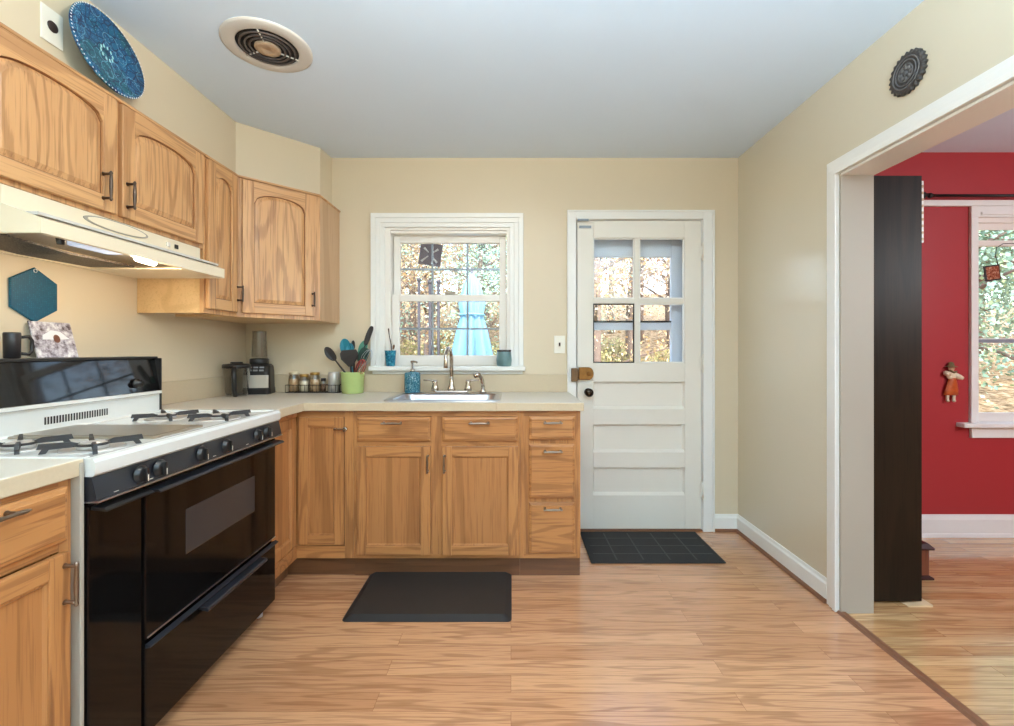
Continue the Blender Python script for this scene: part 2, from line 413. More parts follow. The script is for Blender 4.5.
struct('floor', MB().box(XL-.1, YF, -.1, 1.497, YB+.02, 0), M['floor'], 'reddish oak laminate kitchen floor of level strips', 'floor')
struct('floor_dining', MB().box(1.497, YF, -.1, XD, YBD+.1, 0), M['floor2'], 'honey coloured oak board floor of the red room', 'floor')
struct('ceiling', MB().box(XL-.1, YF-.1, ZC, XD+.1, YB+.75, ZC+.12), M['ceiling'], 'flat white ceiling', 'ceiling')
struct('trim_threshold', MB().prism([(1.472, 0), (1.482, .009), (1.505, .009), (1.515, 0)], .6, 2.06), M['shoe'])
w = MB()
struct('wall_left', MB().box(XL-.12, YF, 0, XL, YB+.15, ZC), M['wall'], 'cream wall behind the range', 'wall')
struct('wall_front', MB().box(XL-.12, YF-.12, 0, XD+.12, YF, ZC), M['wall'])
# back wall with the window and door openings
WX0, WX1, WZ0, WZ1 = -.826, .006, 1.082, 2.0      # window opening
DX0, DX1, DZ1 = .425, 1.254, 2.042                # door opening
YO = YB + .15
w = MB()
w.box(XL, YB, 0, WX0, YO, ZC); w.box(WX0, YB, 0, WX1, YO, WZ0); w.box(WX0, YB, WZ1, WX1, YO, ZC)
w.box(WX1, YB, 0, DX0, YO, ZC); w.box(DX0, YB, DZ1, DX1, YO, ZC); w.box(DX1, YB, 0, XR2, YO, ZC)
struct('wall_back', w, M['wall'], 'cream back wall with the window and the door', 'wall')
# right wall with the wide opening; dining side red
OY0, OY1, OZ = .55, 2.06, 1.985
w = MB()
w.box(XR, OY1, 0, XR2, YB, ZC); w.box(XR, OY0, OZ, XR2, OY1, ZC); w.box(XR, YF, 0, XR2, OY0, ZC)
for f in w.bm.faces:
    if f.normal.x > .5 or f.calc_center_median().x > XR2 - .001: f.material_index = 1
struct('wall_right', w, [M['wall_side'], M['red']], 'cream side wall beside the wide cased opening', 'wall')
# dining room shell with its window opening
VX0, VX1, VZ0, VZ1 = 2.955, 3.83, .715, 2.03
w = MB()
w.box(XR2, YBD, 0, VX0, YBD+.15, ZC); w.box(VX0, YBD, 0, VX1, YBD+.15, VZ0); w.box(VX0, YBD, VZ1, VX1, YBD+.15, ZC); w.box(VX1, YBD, 0, XD, YBD+.15, ZC)
struct('wall_dining_back', w, M['red'], 'red wall of the next room with a white window', 'wall')
struct('wall_dining_right', MB().box(XD, YF, 0, XD+.12, YBD+.15, ZC), M['red'])
# soffit above the wall cabinets
SF = [(XL, .2), (-1.52, .2), (-1.52, 2.512), (-1.19, 2.838), (-1.176, YB), (XL, YB)]
struct('wall_soffit', MB().prism(SF, 2.102, ZC, 'Z'), M['wall'], 'cream soffit boxed in above the wall cabinets', 'soffit')

# baseboards with a brown shoe molding
def baseboard(name, boxes, shoes, label):
    o = struct(name, boxes, M['trim'], label, 'baseboard')
    shoes.build('shoe_molding', M['shoe'], o)
    return o
b = MB(); b.prism([(XR, .02), (XR-.014, .02), (XR-.014, .088), (XR-.008, .098), (XR-.005, .112), (XR, .112)], 2.13, YB)
s = MB(); s.prism([(XR, 0), (XR-.024, 0), (XR-.022, .012), (XR-.014, .02), (XR, .02)], 2.13, YB)
baseboard('baseboard_right', b, s, 'white baseboard along the cream side wall')
b = MB(); b.prism([(YB, .02), (YB-.014, .02), (YB-.014, .088), (YB-.008, .098), (YB-.005, .112), (YB, .112)], 1.33, XR, 'X')
s = MB(); s.prism([(YB, 0), (YB-.024, 0), (YB-.022, .012), (YB-.014, .02), (YB, .02)], 1.33, XR, 'X')
baseboard('baseboard_back', b, s, 'short white baseboard between the door and the corner')
struct('baseboard_dining', MB().prism([(YBD, 0), (YBD-.022, 0), (YBD-.02, .02), (YBD-.016, .026), (YBD-.016, .11), (YBD-.006, .14), (YBD, .14)], XR2, XD, 'X'), M['trim'], 'tall white baseboard under the red wall', 'baseboard')

# casing of the wide opening: stepped moulding on the kitchen side, plain jamb boards inside
c = MB()
for a, d in ((0, .022), (.022, .016), (.05, .012)):
    wd = {0: .022, .022: .028, .05: .02}[a]
    c.box(XR-d, OY1+a, 0, XR, OY1+a+wd, OZ+a, .002)
    c.box(XR-d, OY0-.07, OZ+a, XR, OY1+a+wd, OZ+a+wd, .002)
struct('trim_opening', c, M['trim'], 'white stepped casing around the wide opening', 'casing')
c = MB(); c.box(XR-.004, OY1-.012, 0, XR2+.004, OY1, OZ, .002); c.box(XR-.004, OY0, 0, XR2+.004, OY0+.012, OZ, .002)
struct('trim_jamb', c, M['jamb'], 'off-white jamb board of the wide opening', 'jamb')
struct('trim_header', MB().box(XR-.004, OY0+.012, OZ-.012, XR2+.004, OY1-.012, OZ, .002), M['trim'])

# ------------------------------------------------------------------ kitchen window
wr = bpy.data.objects.new('window_1', None); COL.objects.link(wr); wr['kind'] = 'structure'
tag(wr, 'white double-hung kitchen window above the sink', 'window')
c = MB(); AX0, AX1, AZ1 = -.914, .081, 2.079
y0 = YB
for a, d in ((0, .026), (.03, .02), (.06, .014)):   # three steps from the outside in
    e = .03 if a < .06 else .029
    c.box(AX0+a, y0-d, 1.082, AX0+a+e, y0, AZ1-a-e, .002)
    c.box(AX1-a-e, y0-d, 1.082, AX1-a, y0, AZ1-a-e, .002)
    c.box(AX0+a, y0-d, AZ1-a-e, AX1-a, y0, AZ1-a, .002)
c.build('casing', M['trim'], wr)
c = MB()
c.box(WX0, YB, WZ0, WX0+.035, YO, WZ1); c.box(WX1-.035, YB, WZ0, WX1, YO, WZ1); c.box(WX0+.035, YB, WZ1-.026, WX1-.035, YO, WZ1)
c.box(WX0+.035, YB+.012, WZ1-.046, WX1-.035, YB+.02, WZ1-.026, .002); c.box(WX0+.035, YB+.1, WZ0, WX1-.035, YO, WZ0+.02)
c.build('jamb', M['vinyl'], wr)
c = MB(); c.box(AX0-.005, YB-.062, 1.052, AX1+.012, YB+.03, 1.082, .006); c.box(AX0+.01, YB-.02, 1.03, AX1-.005, YB, 1.052, .004)
c.build('stool', M['trim'], wr)
def sash(name, x0, x1, z0, z1, yf, st, top, bot, xm, zm, parent, lift=False, mw=.013):
    f = MB(); yb = yf+.032
    f.box(x0, yf, z0, x0+st, yb, z1, .003); f.box(x1-st, yf, z0, x1, yb, z1, .003)
    f.box(x0+st, yf, z1-top, x1-st, yb, z1, .003); f.box(x0+st, yf, z0, x1-st, yb, z0+bot, .003)
    o = f.build(name, M['vinyl'], parent)
    g = MB(); g.box(x0+st, yf+.014, z0+bot, x1-st, yf+.017, z1-top); g.build('pane', M['glass'], o)
    m_ = MB()
    for x in xm: m_.box(x-mw/2, yf+.018, z0+bot, x+mw/2, yf+.026, z1-top)
    for z in zm: m_.box(x0+st, yf+.0186, z-mw/2, x1-st, yf+.0254, z+mw/2)
    if xm or zm: m_.build('muntin_grid', M['grid'], o)
    return o
sx0, sx1 = WX0+.036, WX1-.036
zmid = pz(298, YB+.04)
sash('upper_sash', sx0+.004, sx1-.004, zmid-.016, WZ1-.046, YB+.066, .042, .05, .03, [px(432.5, YB+.09), px(467.5, YB+.09)], [pz(269.5, YB+.09)], wr)
track = MB(); track.box(WX0+.036, YB+.0125, WZ1-.031, WX1-.036, YB+.03, WZ1-.026); track.build('shade_track', M['shoe'], wr)
lo = sash('lower_sash', sx0, sx1, WZ0, zmid+.022, YB+.032, .048, .044, .07, [px(432.5, YB+.05), px(467.5, YB+.05)], [pz(328.7, YB+.05)], wr)
l = MB(); l.box(px(444, YB), YB+.018, zmid+.022, px(455, YB), YB+.05, zmid+.042, .004); l.build('latch', M['jamb'], lo)

# ------------------------------------------------------------------ back door and the storm door behind it
dr = bpy.data.objects.new('door_1', None); COL.objects.link(dr); dr['kind'] = 'structure'
tag(dr, 'white panelled back door with a four-pane window', 'door')
c = MB(); CX0, CX1, CZ1 = .367, 1.328, 2.1
c.box(CX0+.014, YB-.018, 0, DX0, YB, CZ1-.014, .002); c.box(DX1, YB-.018, 0, CX1-.014, YB, CZ1-.014, .002); c.box(DX0, YB-.018, DZ1, DX1, YB, CZ1-.014, .002)
c.box(CX0, YB-.024, 0, CX0+.014, YB, CZ1-.014, .003); c.box(CX1-.014, YB-.024, 0, CX1, YB, CZ1-.014, .003); c.box(CX0, YB-.024, CZ1-.014, CX1, YB, CZ1, .003)
c.build('casing', M['trim'], dr)
c = MB(); c.box(DX0, YB, 0, DX0+.004, YO, DZ1); c.box(DX1-.004, YB, 0, DX1, YO, DZ1); c.box(DX0+.004, YB+.0005, DZ1-.004, DX1-.004, YO, DZ1)
c.box(DX0+.004, YB+.05, 0, DX0+.02, YO, DZ1-.004); c.box(DX1-.02, YB+.05, 0, DX1-.004, YO, DZ1-.004)
c.build('jamb', M['trim'], dr)
MB().box(DX0, YB-.01, 0, DX1, YO, .012, .003).build('sill_plate', M['shoe'], dr)
SX0, SX1, SZ0, SZ1 = .434, 1.246, .016, 2.034
YD0, YD1 = YB-.004, YB+.04
gx0, gx1, gz0, gz1, gxm, gzm = .538, 1.138, 1.102, 1.921, .826, 1.508
pan = [(.544, 1.141, .800, .978), (.544, 1.141, .518, .698), (.544, 1.141, .236, .416)]
d = MB()
d.box(SX0, YD0, SZ0, gx0, YD1, SZ1, .002); d.box(gx1, YD0, SZ0, SX1, YD1, SZ1, .002)
d.box(gx0, YD0, gz1, gx1, YD1, SZ1, .002)
zs = [gz0] + [z for p in pan for z in (p[3], p[2])] + [SZ0]
for i in range(0, len(zs), 2): d.box(gx0, YD0, zs[i+1], gx1, YD1, zs[i], .002)
for p in pan: d.box(gx0, YD0+.022, p[2]-.01, gx1, YD1-.004, p[3]+.01)
d.box(gxm-.016, YD0+.004, gz0, gxm+.016, YD1-.004, gz1, .003); d.box(gx0, YD0+.0046, gzm-.016, gx1, YD1-.0046, gzm+.016, .003)
slab = d.build('door_slab', M['door'], dr)
for p in pan:                                       # sloped bead round every recessed panel
    d = MB()
    d.prism([(YD0+.002, p[2]), (YD0+.0225, p[2]), (YD0+.0225, p[2]+.016)], gx0, gx1, 'X')
    d.prism([(gx0, YD0+.002), (gx0, YD0+.0225), (gx0+.008, YD0+.0225)], p[2]+.016, p[3], 'Z')
    d.prism([(gx1, YD0+.002), (gx1, YD0+.0225), (gx1-.008, YD0+.0225)], p[2]+.016, p[3], 'Z')
    d.build('panel_molding', M['door'], slab)
k = 0
for (a, b_) in ((gx0, gxm-.016), (gxm+.016, gx1)):
    for (e, f_) in ((gzm+.016, gz1), (gz0, gzm-.016)):
        g = MB().box(a, YD0+.02, e, b_, YD0+.023, f_).build('pane', M['glass'], slab)
        st = MB(); dark = (a < .6 and e < 1.3)
        for q in ((a, e, a+.008, f_), (b_-.008, e, b_, f_), (a+.008, e, b_-.008, e+.008), (a+.008, f_-.008, b_-.008, f_)):
            st.box(q[0], YD0+.008, q[1], q[2], YD0+.019, q[3], .002)
        st.build('pane_bead', M['dark_line'] if dark else M['trim'], slab)
def hinge(z):
    h = MB(); x = SX1+.006
    h.tube([(x, YB-.014, z-.05), (x, YB-.014, z+.05)], .008, 10); h.ball((x, YB-.014, z+.053), .008); h.ball((x, YB-.014, z-.053), .008)
    h.box(x-.016, YB-.008, z-.045, x+.014, YB-.003, z+.045, .001)
    return h
for z in (1.83, 1.1, .27): hinge(z).build('hinge', M['door'], dr)
kb = MB(); Mx = Matrix.Rotation(R(90), 4, 'X')      # lathe axis Z -> -Y
kb.lathe([(.026, 0), (.026, .004), (.012, .008), (.009, .022), (.016, .03), (.026, .04), (.028, .05), (.022, .06), (.008, .065)], (px(588, YB), YD0, pz(392, YB)), 24, mat=Mx)
kb.build('door_knob', M['dark_knob'], dr)
lk = MB(); zc, zh = 1.034, .041
arc = [(.538-.034+.034*math.cos(a), zc+zh*math.sin(a)) for a in [R(-90+15*i) for i in range(13)]]
lk.prism([(.442, zc+zh), (.442, zc-zh)] + arc, YD0-.026, YD0, bev=.004)
lk.lathe([(.014, 0), (.014, .008), (.01, .012), (.004, .013)], (.505, YD0-.026, zc), 20, mat=Mx)
lock = lk.build('rim_lock', M['brass'], dr)
kp = MB(); kp.box(.391, YB-.05, zc-.05, .431, YB-.02, zc+.035, .003); kp.box(.425, YB-.044, zc-.03, .436, YB-.026, zc+.03, .002); kp.build('keeper', M['brass_dark'], lock)
ch = MB(); ch.box(px(579, YB), YB-.012, pz(228.5, YB), px(591, YB), YB-.004, pz(226, YB), .002); ch.box(px(577, YB), YB-.03, pz(222, YB), px(588, YB), YB-.02, pz(220, YB), .002)
ch.build('chain_plate', M['grid'], dr)

sd = bpy.data.objects.new('door_2', None); COL.objects.link(sd); sd['kind'] = 'structure'
tag(sd, 'bluish white storm door seen through the panes of the back door', 'storm door')
ys = YB+.11
f = MB(); f.box(.446, ys, .03, .545, ys+.03, 2.02, .004); f.box(px(671, ys), ys, .03, 1.235, ys+.03, 2.02, .004)
f.box(.545, ys, pz(257, ys), px(671, ys), ys+.03, 2.02, .004); f.box(.545, ys, pz(330, ys), px(671, ys), ys+.03, pz(322.5, ys), .003); f.box(.545, ys, .03, px(671, ys), ys+.03, .55, .004)
sf_ = f.build('storm_frame', M['storm'], sd)
MB().box(.545, ys+.012, .55, px(671, ys), ys+.015, pz(257, ys)).build('storm_pane', M['glass'], sf_)
MB().box(.545, ys-.004, pz(322.5, ys), px(671, ys), ys+.012, pz(320.7, ys)).build('gasket', M['dark_line'], sf_)

# ------------------------------------------------------------------ cabinets
def pull(x, y, z, L, vertical=True):
    """bar pull standing off a front at (x, y, z); it juts towards -Y"""
    h = MB(); a = Vector((0,0,1)) if vertical else Vector((1,0,0)); c0 = Vector((x, y, z)); o = Vector((0,-1,0))
    for sgn in (-1, 1):
        q = c0 + a*sgn*L*.40
        h.tube([q, q+o*.006, q+o*.02, q+o*.026], [.007, .0045, .0045, .005], 10)
    pts = [c0 + o*.027 + a*L*.5*t for t in (-1, -.93, -.84, -.78, -.4, 0, .4, .78, .84, .93, 1)]
    h.tube(pts, [.002, .0045, .0055, .004, .0052, .0058, .0052, .004, .0055, .0045, .002], 10)
    return h
def arch_outline(x0, x1, z0, z1, rise, inset=0, n=18, shoulder=.12):
    """closed outline, bottom corners then the arched head (x1 to x0)"""
    x0 += inset; x1 -= inset; z0 += inset; z1 -= inset
    pts = [(x0, z0), (x1, z0)]
    w_ = x1-x0; xm = (x0+x1)/2; hw = w_/2
    for i in range(n+1):
        t = 1 - 2*i/n                                # 1 .. -1
        pts.append((xm + hw*t, z1 - rise + rise*math.sqrt(max(0, 1-(abs(t))**2.2))*.92 + (rise*.08 if abs(t) < .97 else 0)))
    return pts
def arched_door(x0, x1, z0, z1, yf, rise=.05, st=.055):
    """raised-panel door with an arched head; frame mesh, panel mesh"""
    f = MB(); y1 = yf+.019
    f.box(x0, yf, z0, x0+st, y1, z1, .003); f.box(x1-st, yf, z0, x1, y1, z1, .003)
    f.box(x0+st-.001, yf+.0004, z0, x1-st+.001, y1, z0+st, .003, m=1)
    o = arch_outline(x0+st, x1-st, z0+st, z1-st, rise)[2:]
    f.prism(o + [(x0+st, z1), (x1-st, z1)], yf+.0004, y1, m=1)
    a = arch_outline(x0+st, x1-st, z0+st, z1-st, rise)
    b_ = arch_outline(x0+st, x1-st, z0+st, z1-st, rise, .004); c_ = arch_outline(x0+st, x1-st, z0+st, z1-st, rise, .022)
    p = MB()
    p.rings([[(x, yf+.015, z) for x, z in a], [(x, yf+.010, z) for x, z in a], [(x, yf+.010, z) for x, z in b_]], m=1, cap1=False, smooth=False)
    p.rings([[(x, yf+.010, z) for x, z in b_], [(x, yf+.003, z) for x, z in c_]], cap0=False, smooth=False)
    return f, p
def flat_door(x0, x1, z0, z1, yf, st=.05):
    f = MB(); y1 = yf+.019
    f.box(x0, yf, z0, x0+st, y1, z1, .003); f.box(x1-st, yf, z0, x1, y1, z1, .003)
    f.box(x0+st, yf+.0004, z0, x1-st, y1, z0+st, .003, m=1); f.box(x0+st, yf+.0004, z1-st, x1-st, y1, z1, .003, m=1)
    p = MB(); i = st
    q = lambda d, y: [(x0+i+d, y, z0+i+d), (x1-i-d, y, z0+i+d), (x1-i-d, y, z1-i-d), (x0+i+d, y, z1-i-d)]
    p.rings([q(0, yf+.016), q(0, yf+.003), q(.004, yf+.003), q(.009, yf+.010)], smooth=False)
    return f, p
def drawer_front(x0, x1, z0, z1, yf):
    d_ = MB(); r = lambda e, y: [(x0+e, y, z0+e), (x1-e, y, z0+e), (x1-e, y, z1-e), (x0+e, y, z1-e)]
    d_.rings([r(0, yf+.019), r(0, yf+.009), r(.004, yf+.005), r(.012, yf+.003), (r(.014, yf))], smooth=False)
    return d_
def add_door(cab, kind, x0, x1, z0, z1, yf, hx=None, hz=None, hl=.1, vert=True, hm='pull', **kw):
    f, p = (arched_door if kind == 'arch' else flat_door)(x0, x1, z0, z1, yf, **kw)
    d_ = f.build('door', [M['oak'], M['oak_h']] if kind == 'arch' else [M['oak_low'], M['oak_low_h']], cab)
    p.build('panel', [M['oak_panel'], M['oak_groove']] if kind == 'arch' else M['oak_plain'], d_)
    if hx is not None: pull(hx, yf, hz, hl, vert).build('handle', M[hm], d_)
    return d_
def add_drawer(cab, x0, x1, z0, z1, yf, hx, hz, hl=.1):
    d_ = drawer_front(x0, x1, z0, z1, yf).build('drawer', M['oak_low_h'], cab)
    pull(hx, yf, hz, hl, False).build('handle', M['pull'], d_)
    return d_

# --- back run (local x = world X, local y: 0 at the wall, negative into the room)
FB = 2.375 - YB                                      # face frame front
def run_body(cab, x0, x1, side0=False, side1=False, z1=.872):
    b_ = MB(); b_.box(x0+.018, FB+.02, .1, x1-.018, -.002, z1-.002)
    b_.box(x0, FB, .1, x0+.02, -.002, z1, .001); b_.box(x1-.02, FB, .1, x1, -.002, z1, .001)
    b_.box(x0+.02, FB, .1, x1-.02, FB+.02, .122, m=1); b_.box(x0+.02, FB, z1-.03, x1-.02, FB+.02, z1, m=1)
    return b_
YFR = FB - .019
sc_ = thing('sink_cabinet', 'oak sink base cabinet with two doors and two false drawers', 'cabinet', (0, YB, 0))
b_ = run_body(sc_, -.822, .046); b_.box(-.412, FB, .122, -.362, FB+.02, .842); b_.box(-.802, FB+.0006, .688, .026, FB+.02, .712, m=1)
b_.box(-.8, FB+.0012, .12, -.41, FB+.018, .84); b_.box(-.37, FB+.0012, .12, .03, FB+.018, .84)
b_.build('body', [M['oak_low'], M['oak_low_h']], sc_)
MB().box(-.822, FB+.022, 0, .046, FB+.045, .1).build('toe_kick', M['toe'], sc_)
add_door(sc_, 'flat', -.802, -.417, .122, .686, YFR, -.430, .60, .095)
add_door(sc_, 'flat', -.357, .037, .122, .686, YFR, -.344, .60, .095)
add_drawer(sc_, -.800, -.417, .713, .840, YFR, -.614, .810, .11)
add_drawer(sc_, -.357, .035, .713, .840, YFR, -.163, .810, .11)
dc = thing('drawer_cabinet', 'narrow oak base cabinet with three drawers at the end of the run', 'cabinet', (0, YB, 0))
b_ = run_body(dc, .047, .362); b_.box(.06, FB+.001, .12, .35, FB+.018, .85)
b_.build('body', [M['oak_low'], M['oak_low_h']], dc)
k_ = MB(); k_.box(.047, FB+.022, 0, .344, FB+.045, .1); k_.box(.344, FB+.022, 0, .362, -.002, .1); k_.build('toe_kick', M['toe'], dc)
for z0, z1, hz in ((.720, .842, .812), (.416, .698, .664), (.128, .395, .367)):
    add_drawer(dc, .094, .331, z0, z1, YFR, .216, hz)

cc = thing('corner_cabinet', 'oak corner base cabinet with a folding pair of doors', 'cabinet', (0, YB, 0))
IC = -1.118                                          # inner corner X of the carcass faces
y2 = 2.085 - YB
b_ = MB(); b_.prism([(XL+.002, -.002), (XL+.002, y2), (IC-.018, y2), (IC-.018, FB+.018), (-.823, FB+.018), (-.823, -.002)], .1, .872, 'Z')
b_.box(-.872+.004, FB, .1, -.823, FB+.018, .872, .001)
b_.box(IC, FB, .1, -.868, FB+.018, .165, m=1); b_.box(IC, FB, .838, -.868, FB+.018, .872, m=1)
b_.box(IC-.018, y2, .1, IC, FB+.018, .165, m=1); b_.box(IC-.018, y2, .838, IC, FB+.018, .872, m=1)
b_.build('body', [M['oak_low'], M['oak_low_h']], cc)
k_ = MB(); k_.prism([(IC-.08, y2), (IC-.06, y2), (IC-.06, FB+.03), (-.823, FB+.03), (-.823, FB+.05), (IC-.08, FB+.05)], 0, .1, 'Z'); k_.build('toe_kick', M['toe'], cc)
dB = add_door(cc, 'flat', IC+.006, -.872, .168, .836, FB-.001, None)
h = MB(); hx, hz = -.885, .776
h.tube([(hx-.035, FB-.016, hz-.002), (hx-.01, FB-.02, hz), (hx+.03, FB-.02, hz), (hx+.036, FB-.02, hz)], [.004, .006, .006, .009], 10); h.tube([(hx-.028, FB+.004, hz), (hx-.028, FB-.02, hz)], .006, 10); h.tube([(hx+.02, FB+.002, hz), (hx+.02, FB-.02, hz)], .006, 10)
h.box(hx+.014, FB-.024, hz-.012, hx+.03, FB-.001, hz+.012, .003)
h.build('handle', M['chrome'], dB)
f, p = flat_door(y2+.004, FB-.004, .168, .836, 0)     # second leaf faces +X: built along local y
for q in (f, p): q.xf(Matrix.Translation((IC-.001, 0, 0)) @ Matrix.Rotation(R(90), 4, 'Z'))
dA = f.build('door', [M['oak_low'], M['oak_plain']], cc); p.build('panel', M['oak_plain'], dA)

# --- left run base cabinet, near the camera (rotated: local x = world Y, local -y = world +X)
lc = thing('base_cabinet', 'oak base cabinet with one drawer and one door beside the range', 'cabinet', (XL, .8, 0), R(90))
FL = -.645
b_ = MB(); b_.box(-.32, FL+.02, .1, .33, -.002, .870); b_.box(-.32, FL, .1, -.27, FL+.02, .87); b_.box(.3, FL, .1, .332, FL+.02, .87, .001)
b_.box(-.27, FL, .1, .3, FL+.02, .13, m=1); b_.box(-.27, FL, .70, .3, FL+.02, .72, m=1); b_.box(-.27, FL, .845, .3, FL+.02, .87, m=1)
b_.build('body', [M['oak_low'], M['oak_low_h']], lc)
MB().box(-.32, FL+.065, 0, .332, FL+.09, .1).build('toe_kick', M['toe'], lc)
add_drawer(lc, -.28, .312, .722, .855, FL-.019, .075, .838, .24)
add_door(lc, 'flat', -.28, .312, .124, .697, FL-.019, .298, .622, .11)
MB().box(.3335, FL-.022, .02, .3445, -.02, .905, .002).build('filler_strip', M['jamb'], lc)

# --- wall cabinets on the left wall
def wall_cab(name, label, y0, y1, z0, z1, depth=.31):
    cab = thing(name, label, 'cabinet', (XL, 0, 0), R(90))
    b_ = MB(); b_.box(y0+.015, -depth+.018, z0+.012, y1-.015, -.002, z1-.001, m=2)
    b_.box(y0, -depth, z0, y1, -depth+.018, z1, .001); b_.box(y0, -depth+.018, z0, y0+.015, -.002, z1-.001, m=2); b_.box(y1-.015, -depth+.018, z0, y1, -.002, z1-.001, m=2)
    b_.build('body', [M['oak'], M['oak_h'], M['oak_side']], cab)
    MB().box(y0, -depth-.012, z1-.012, y1, -depth, z1, .003).build('top_molding', M['oak_h'], cab)
    return cab
ZT = 2.10
u1 = wall_cab('wall_cabinet', 'short oak wall cabinet with two arched doors above the range hood', 1.165, 2.113, 1.656, ZT)
YU = -.31-.019
add_door(u1, 'arch', 1.186, 1.632, 1.672, 2.082, YU, 1.575, 1.755, .105, hm='bronze_pull')
add_door(u1, 'arch', 1.654, 2.092, 1.672, 2.082, YU, 1.674, 1.755, .105, hm='bronze_pull')
u2 = wall_cab('wall_cabinet', 'narrow tall oak wall cabinet with one slim arched door', 2.115, 2.371, 1.36, ZT)
add_door(u2, 'arch', 2.128, 2.357, 1.382, 2.082, YU, 2.349, 1.478, .085, hm='bronze_pull', rise=.06, st=.052)
u3 = thing('wall_cabinet', 'diagonal oak corner wall cabinet with one wide arched door', 'cabinet', (-1.43, 2.373, 0), R(45))
a = math.sqrt(.5); W3 = .4325
c0 = Vector((-1.43, 2.373)); inv = lambda X, Y: ((X-c0.x)*a + (Y-c0.y)*a, -(X-c0.x)*a + (Y-c0.y)*a)
poly = [inv(*q) for q in ((-1.43, 2.373), (-1.124, 2.679), (-1.124, YB-.002), (XL+.002, YB-.002), (XL+.002, 2.373))]
b_ = MB(); b_.prism(poly, 1.36, ZT, 'Z')
b_.bm.normal_update()
for f in b_.bm.faces:                                # the end panel by the window is paler veneer
    n_ = f.normal
    if n_.z < -.5: f.material_index = 1
    elif n_.x > .5 and n_.y < -.3: f.material_index = 2
b_.build('body', [M['oak'], M['oak_side'], M['birch']], u3)
tm = MB(); tm.box(0, -.012, ZT-.012, W3, 0, ZT, .003)
e0, e1 = inv(-1.124, 2.679), inv(-1.124, YB-.002)
tm.tube([(e0[0], e0[1], ZT-.006), (e1[0], e1[1], ZT-.006)], .007, 8)
tm.build('top_molding', M['oak_h'], u3)
add_door(u3, 'arch', .022, W3-.036, 1.382, 2.082, -.019, W3-.05, 1.478, .085, hm='bronze_pull', rise=.06)

# --- counters and backsplash
CT0, CT1 = .872, .914
ct = MB()
CFX = -1.068
SKX0, SKX1, SKY0, SKY1 = -.665, -.075, 2.432, 2.80
ct.prism([(XL, YB), (XL, 2.080), (CFX, 2.080), (CFX, 2.345), (SKX0, 2.345), (SKX0, YB)], CT0, CT1, 'Z', bev=.003)
ct.box(SKX0, 2.345, CT0, SKX1, SKY0, CT1); ct.box(SKX0, SKY1, CT0, SKX1, YB, CT1)
ct.box(SKX1, 2.345, CT0, .376, YB, CT1, .003)
ct.bm.normal_update()
for f in ct.bm.faces:
    if abs(f.normal.z) < .6: f.material_index = 1
cto = thing('countertop', 'beige laminate countertop turning the corner under the window', 'countertop', (0, 0, 0))
ct.build('worktop', [M['laminate'], M['lam_edge']], cto)
bs = MB(); bs.box(XL, YB-.018, CT1, .376, YB, 1.03-.002, .003); bs.box(XL, 2.08, CT1, XL+.018, YB-.018, 1.028, .003)
bs.build('backsplash', M['lam_edge'], cto)
ct = MB(); ct.box(XL, -.1, CT0, -1.076, 1.1465, CT1, .003)
ct.bm.normal_update()
for f in ct.bm.faces:
    if abs(f.normal.z) < .6: f.material_index = 1
c2 = thing('countertop', 'beige laminate countertop on the near side of the range', 'countertop')
ct.build('worktop', [M['laminate'], M['lam_edge']], c2)
MB().box(XL, -.1, CT1, XL+.018, 1.1465, 1.028, .003).build('backsplash', M['lam_edge'], c2)

# --- sink
sk = thing('kitchen_sink', 'stainless steel drop-in sink set in the beige counter', 'sink', (0, 0, 0))
def rr(x0, y0, x1, y1, r, z, n=6):
    out = []
    for cx_, cy_, a0 in ((x1-r, y1-r, 0), (x0+r, y1-r, 90), (x0+r, y0+r, 180), (x1-r, y0+r, 270)):
        for i in range(n+1): out.append((cx_+r*math.cos(R(a0+90*i/n)), cy_+r*math.sin(R(a0+90*i/n)), z))
    return out
s_ = MB()
s_.rings([rr(-.682, 2.405, -.058, 2.905, .03, CT1+.0005), rr(-.680, 2.407, -.060, 2.903, .03, CT1+.006), rr(-.665, 2.422, -.075, 2.888, .03, CT1+.006),
          ], cap0=False, cap1=False)
s_.rings([rr(-.648, 2.445, -.092, 2.79, .05, CT1+.006), rr(-.642, 2.45, -.098, 2.785, .05, CT1-.004), rr(-.63, 2.46, -.11, 2.776, .06, CT1-.15), rr(-.6, 2.49, -.14, 2.746, .06, CT1-.165)], cap0=False)
# deck between bowl and rim
def bridge(mb, A, B):
    mb.rings([A, B], cap0=False, cap1=False, smooth=False)
bridge(s_, rr(-.665, 2.422, -.075, 2.888, .03, CT1+.006), rr(-.648, 2.445, -.092, 2.79, .05, CT1+.006))
s_.build('basin', M['steel'], sk)
MB().lathe([(.04, 0), (.04, .003), (.03, .003), (.025, -.002)], (-.37, 2.62, CT1-.164), 24).build('drain', M['chrome'], sk)
fa = thing('kitchen_faucet', 'brushed nickel high-arc faucet with two lever handles on the sink', 'faucet', (0, 0, CT1+.006))
FY = 2.845; FX = px(451.5, FY)
b_ = MB(); b_.box(FX-.105, FY-.028, 0, FX+.105, FY+.028, .016, .012); b_.build('deck_plate', M['chrome'], fa)
b_ = MB(); b_.lathe([(.026, .014), (.024, .03), (.016, .05), (.013, .07), (.0115, .1)], (FX, FY, 0), 20)
arc = [(FX, FY, .1), (FX, FY, .2)] + [(FX-.008*(1-math.cos(R(t))), FY-.07+.07*math.cos(R(t)), .205+.07*math.sin(R(t))) for t in range(15, 181, 15)] + [(FX-.016, FY-.14, .18), (FX-.016, FY-.14, .16)]
b_.tube(arc, [.0115]*(len(arc)-3) + [.0115, .013, .013], 14)
b_.build('spout', M['chrome'], fa)
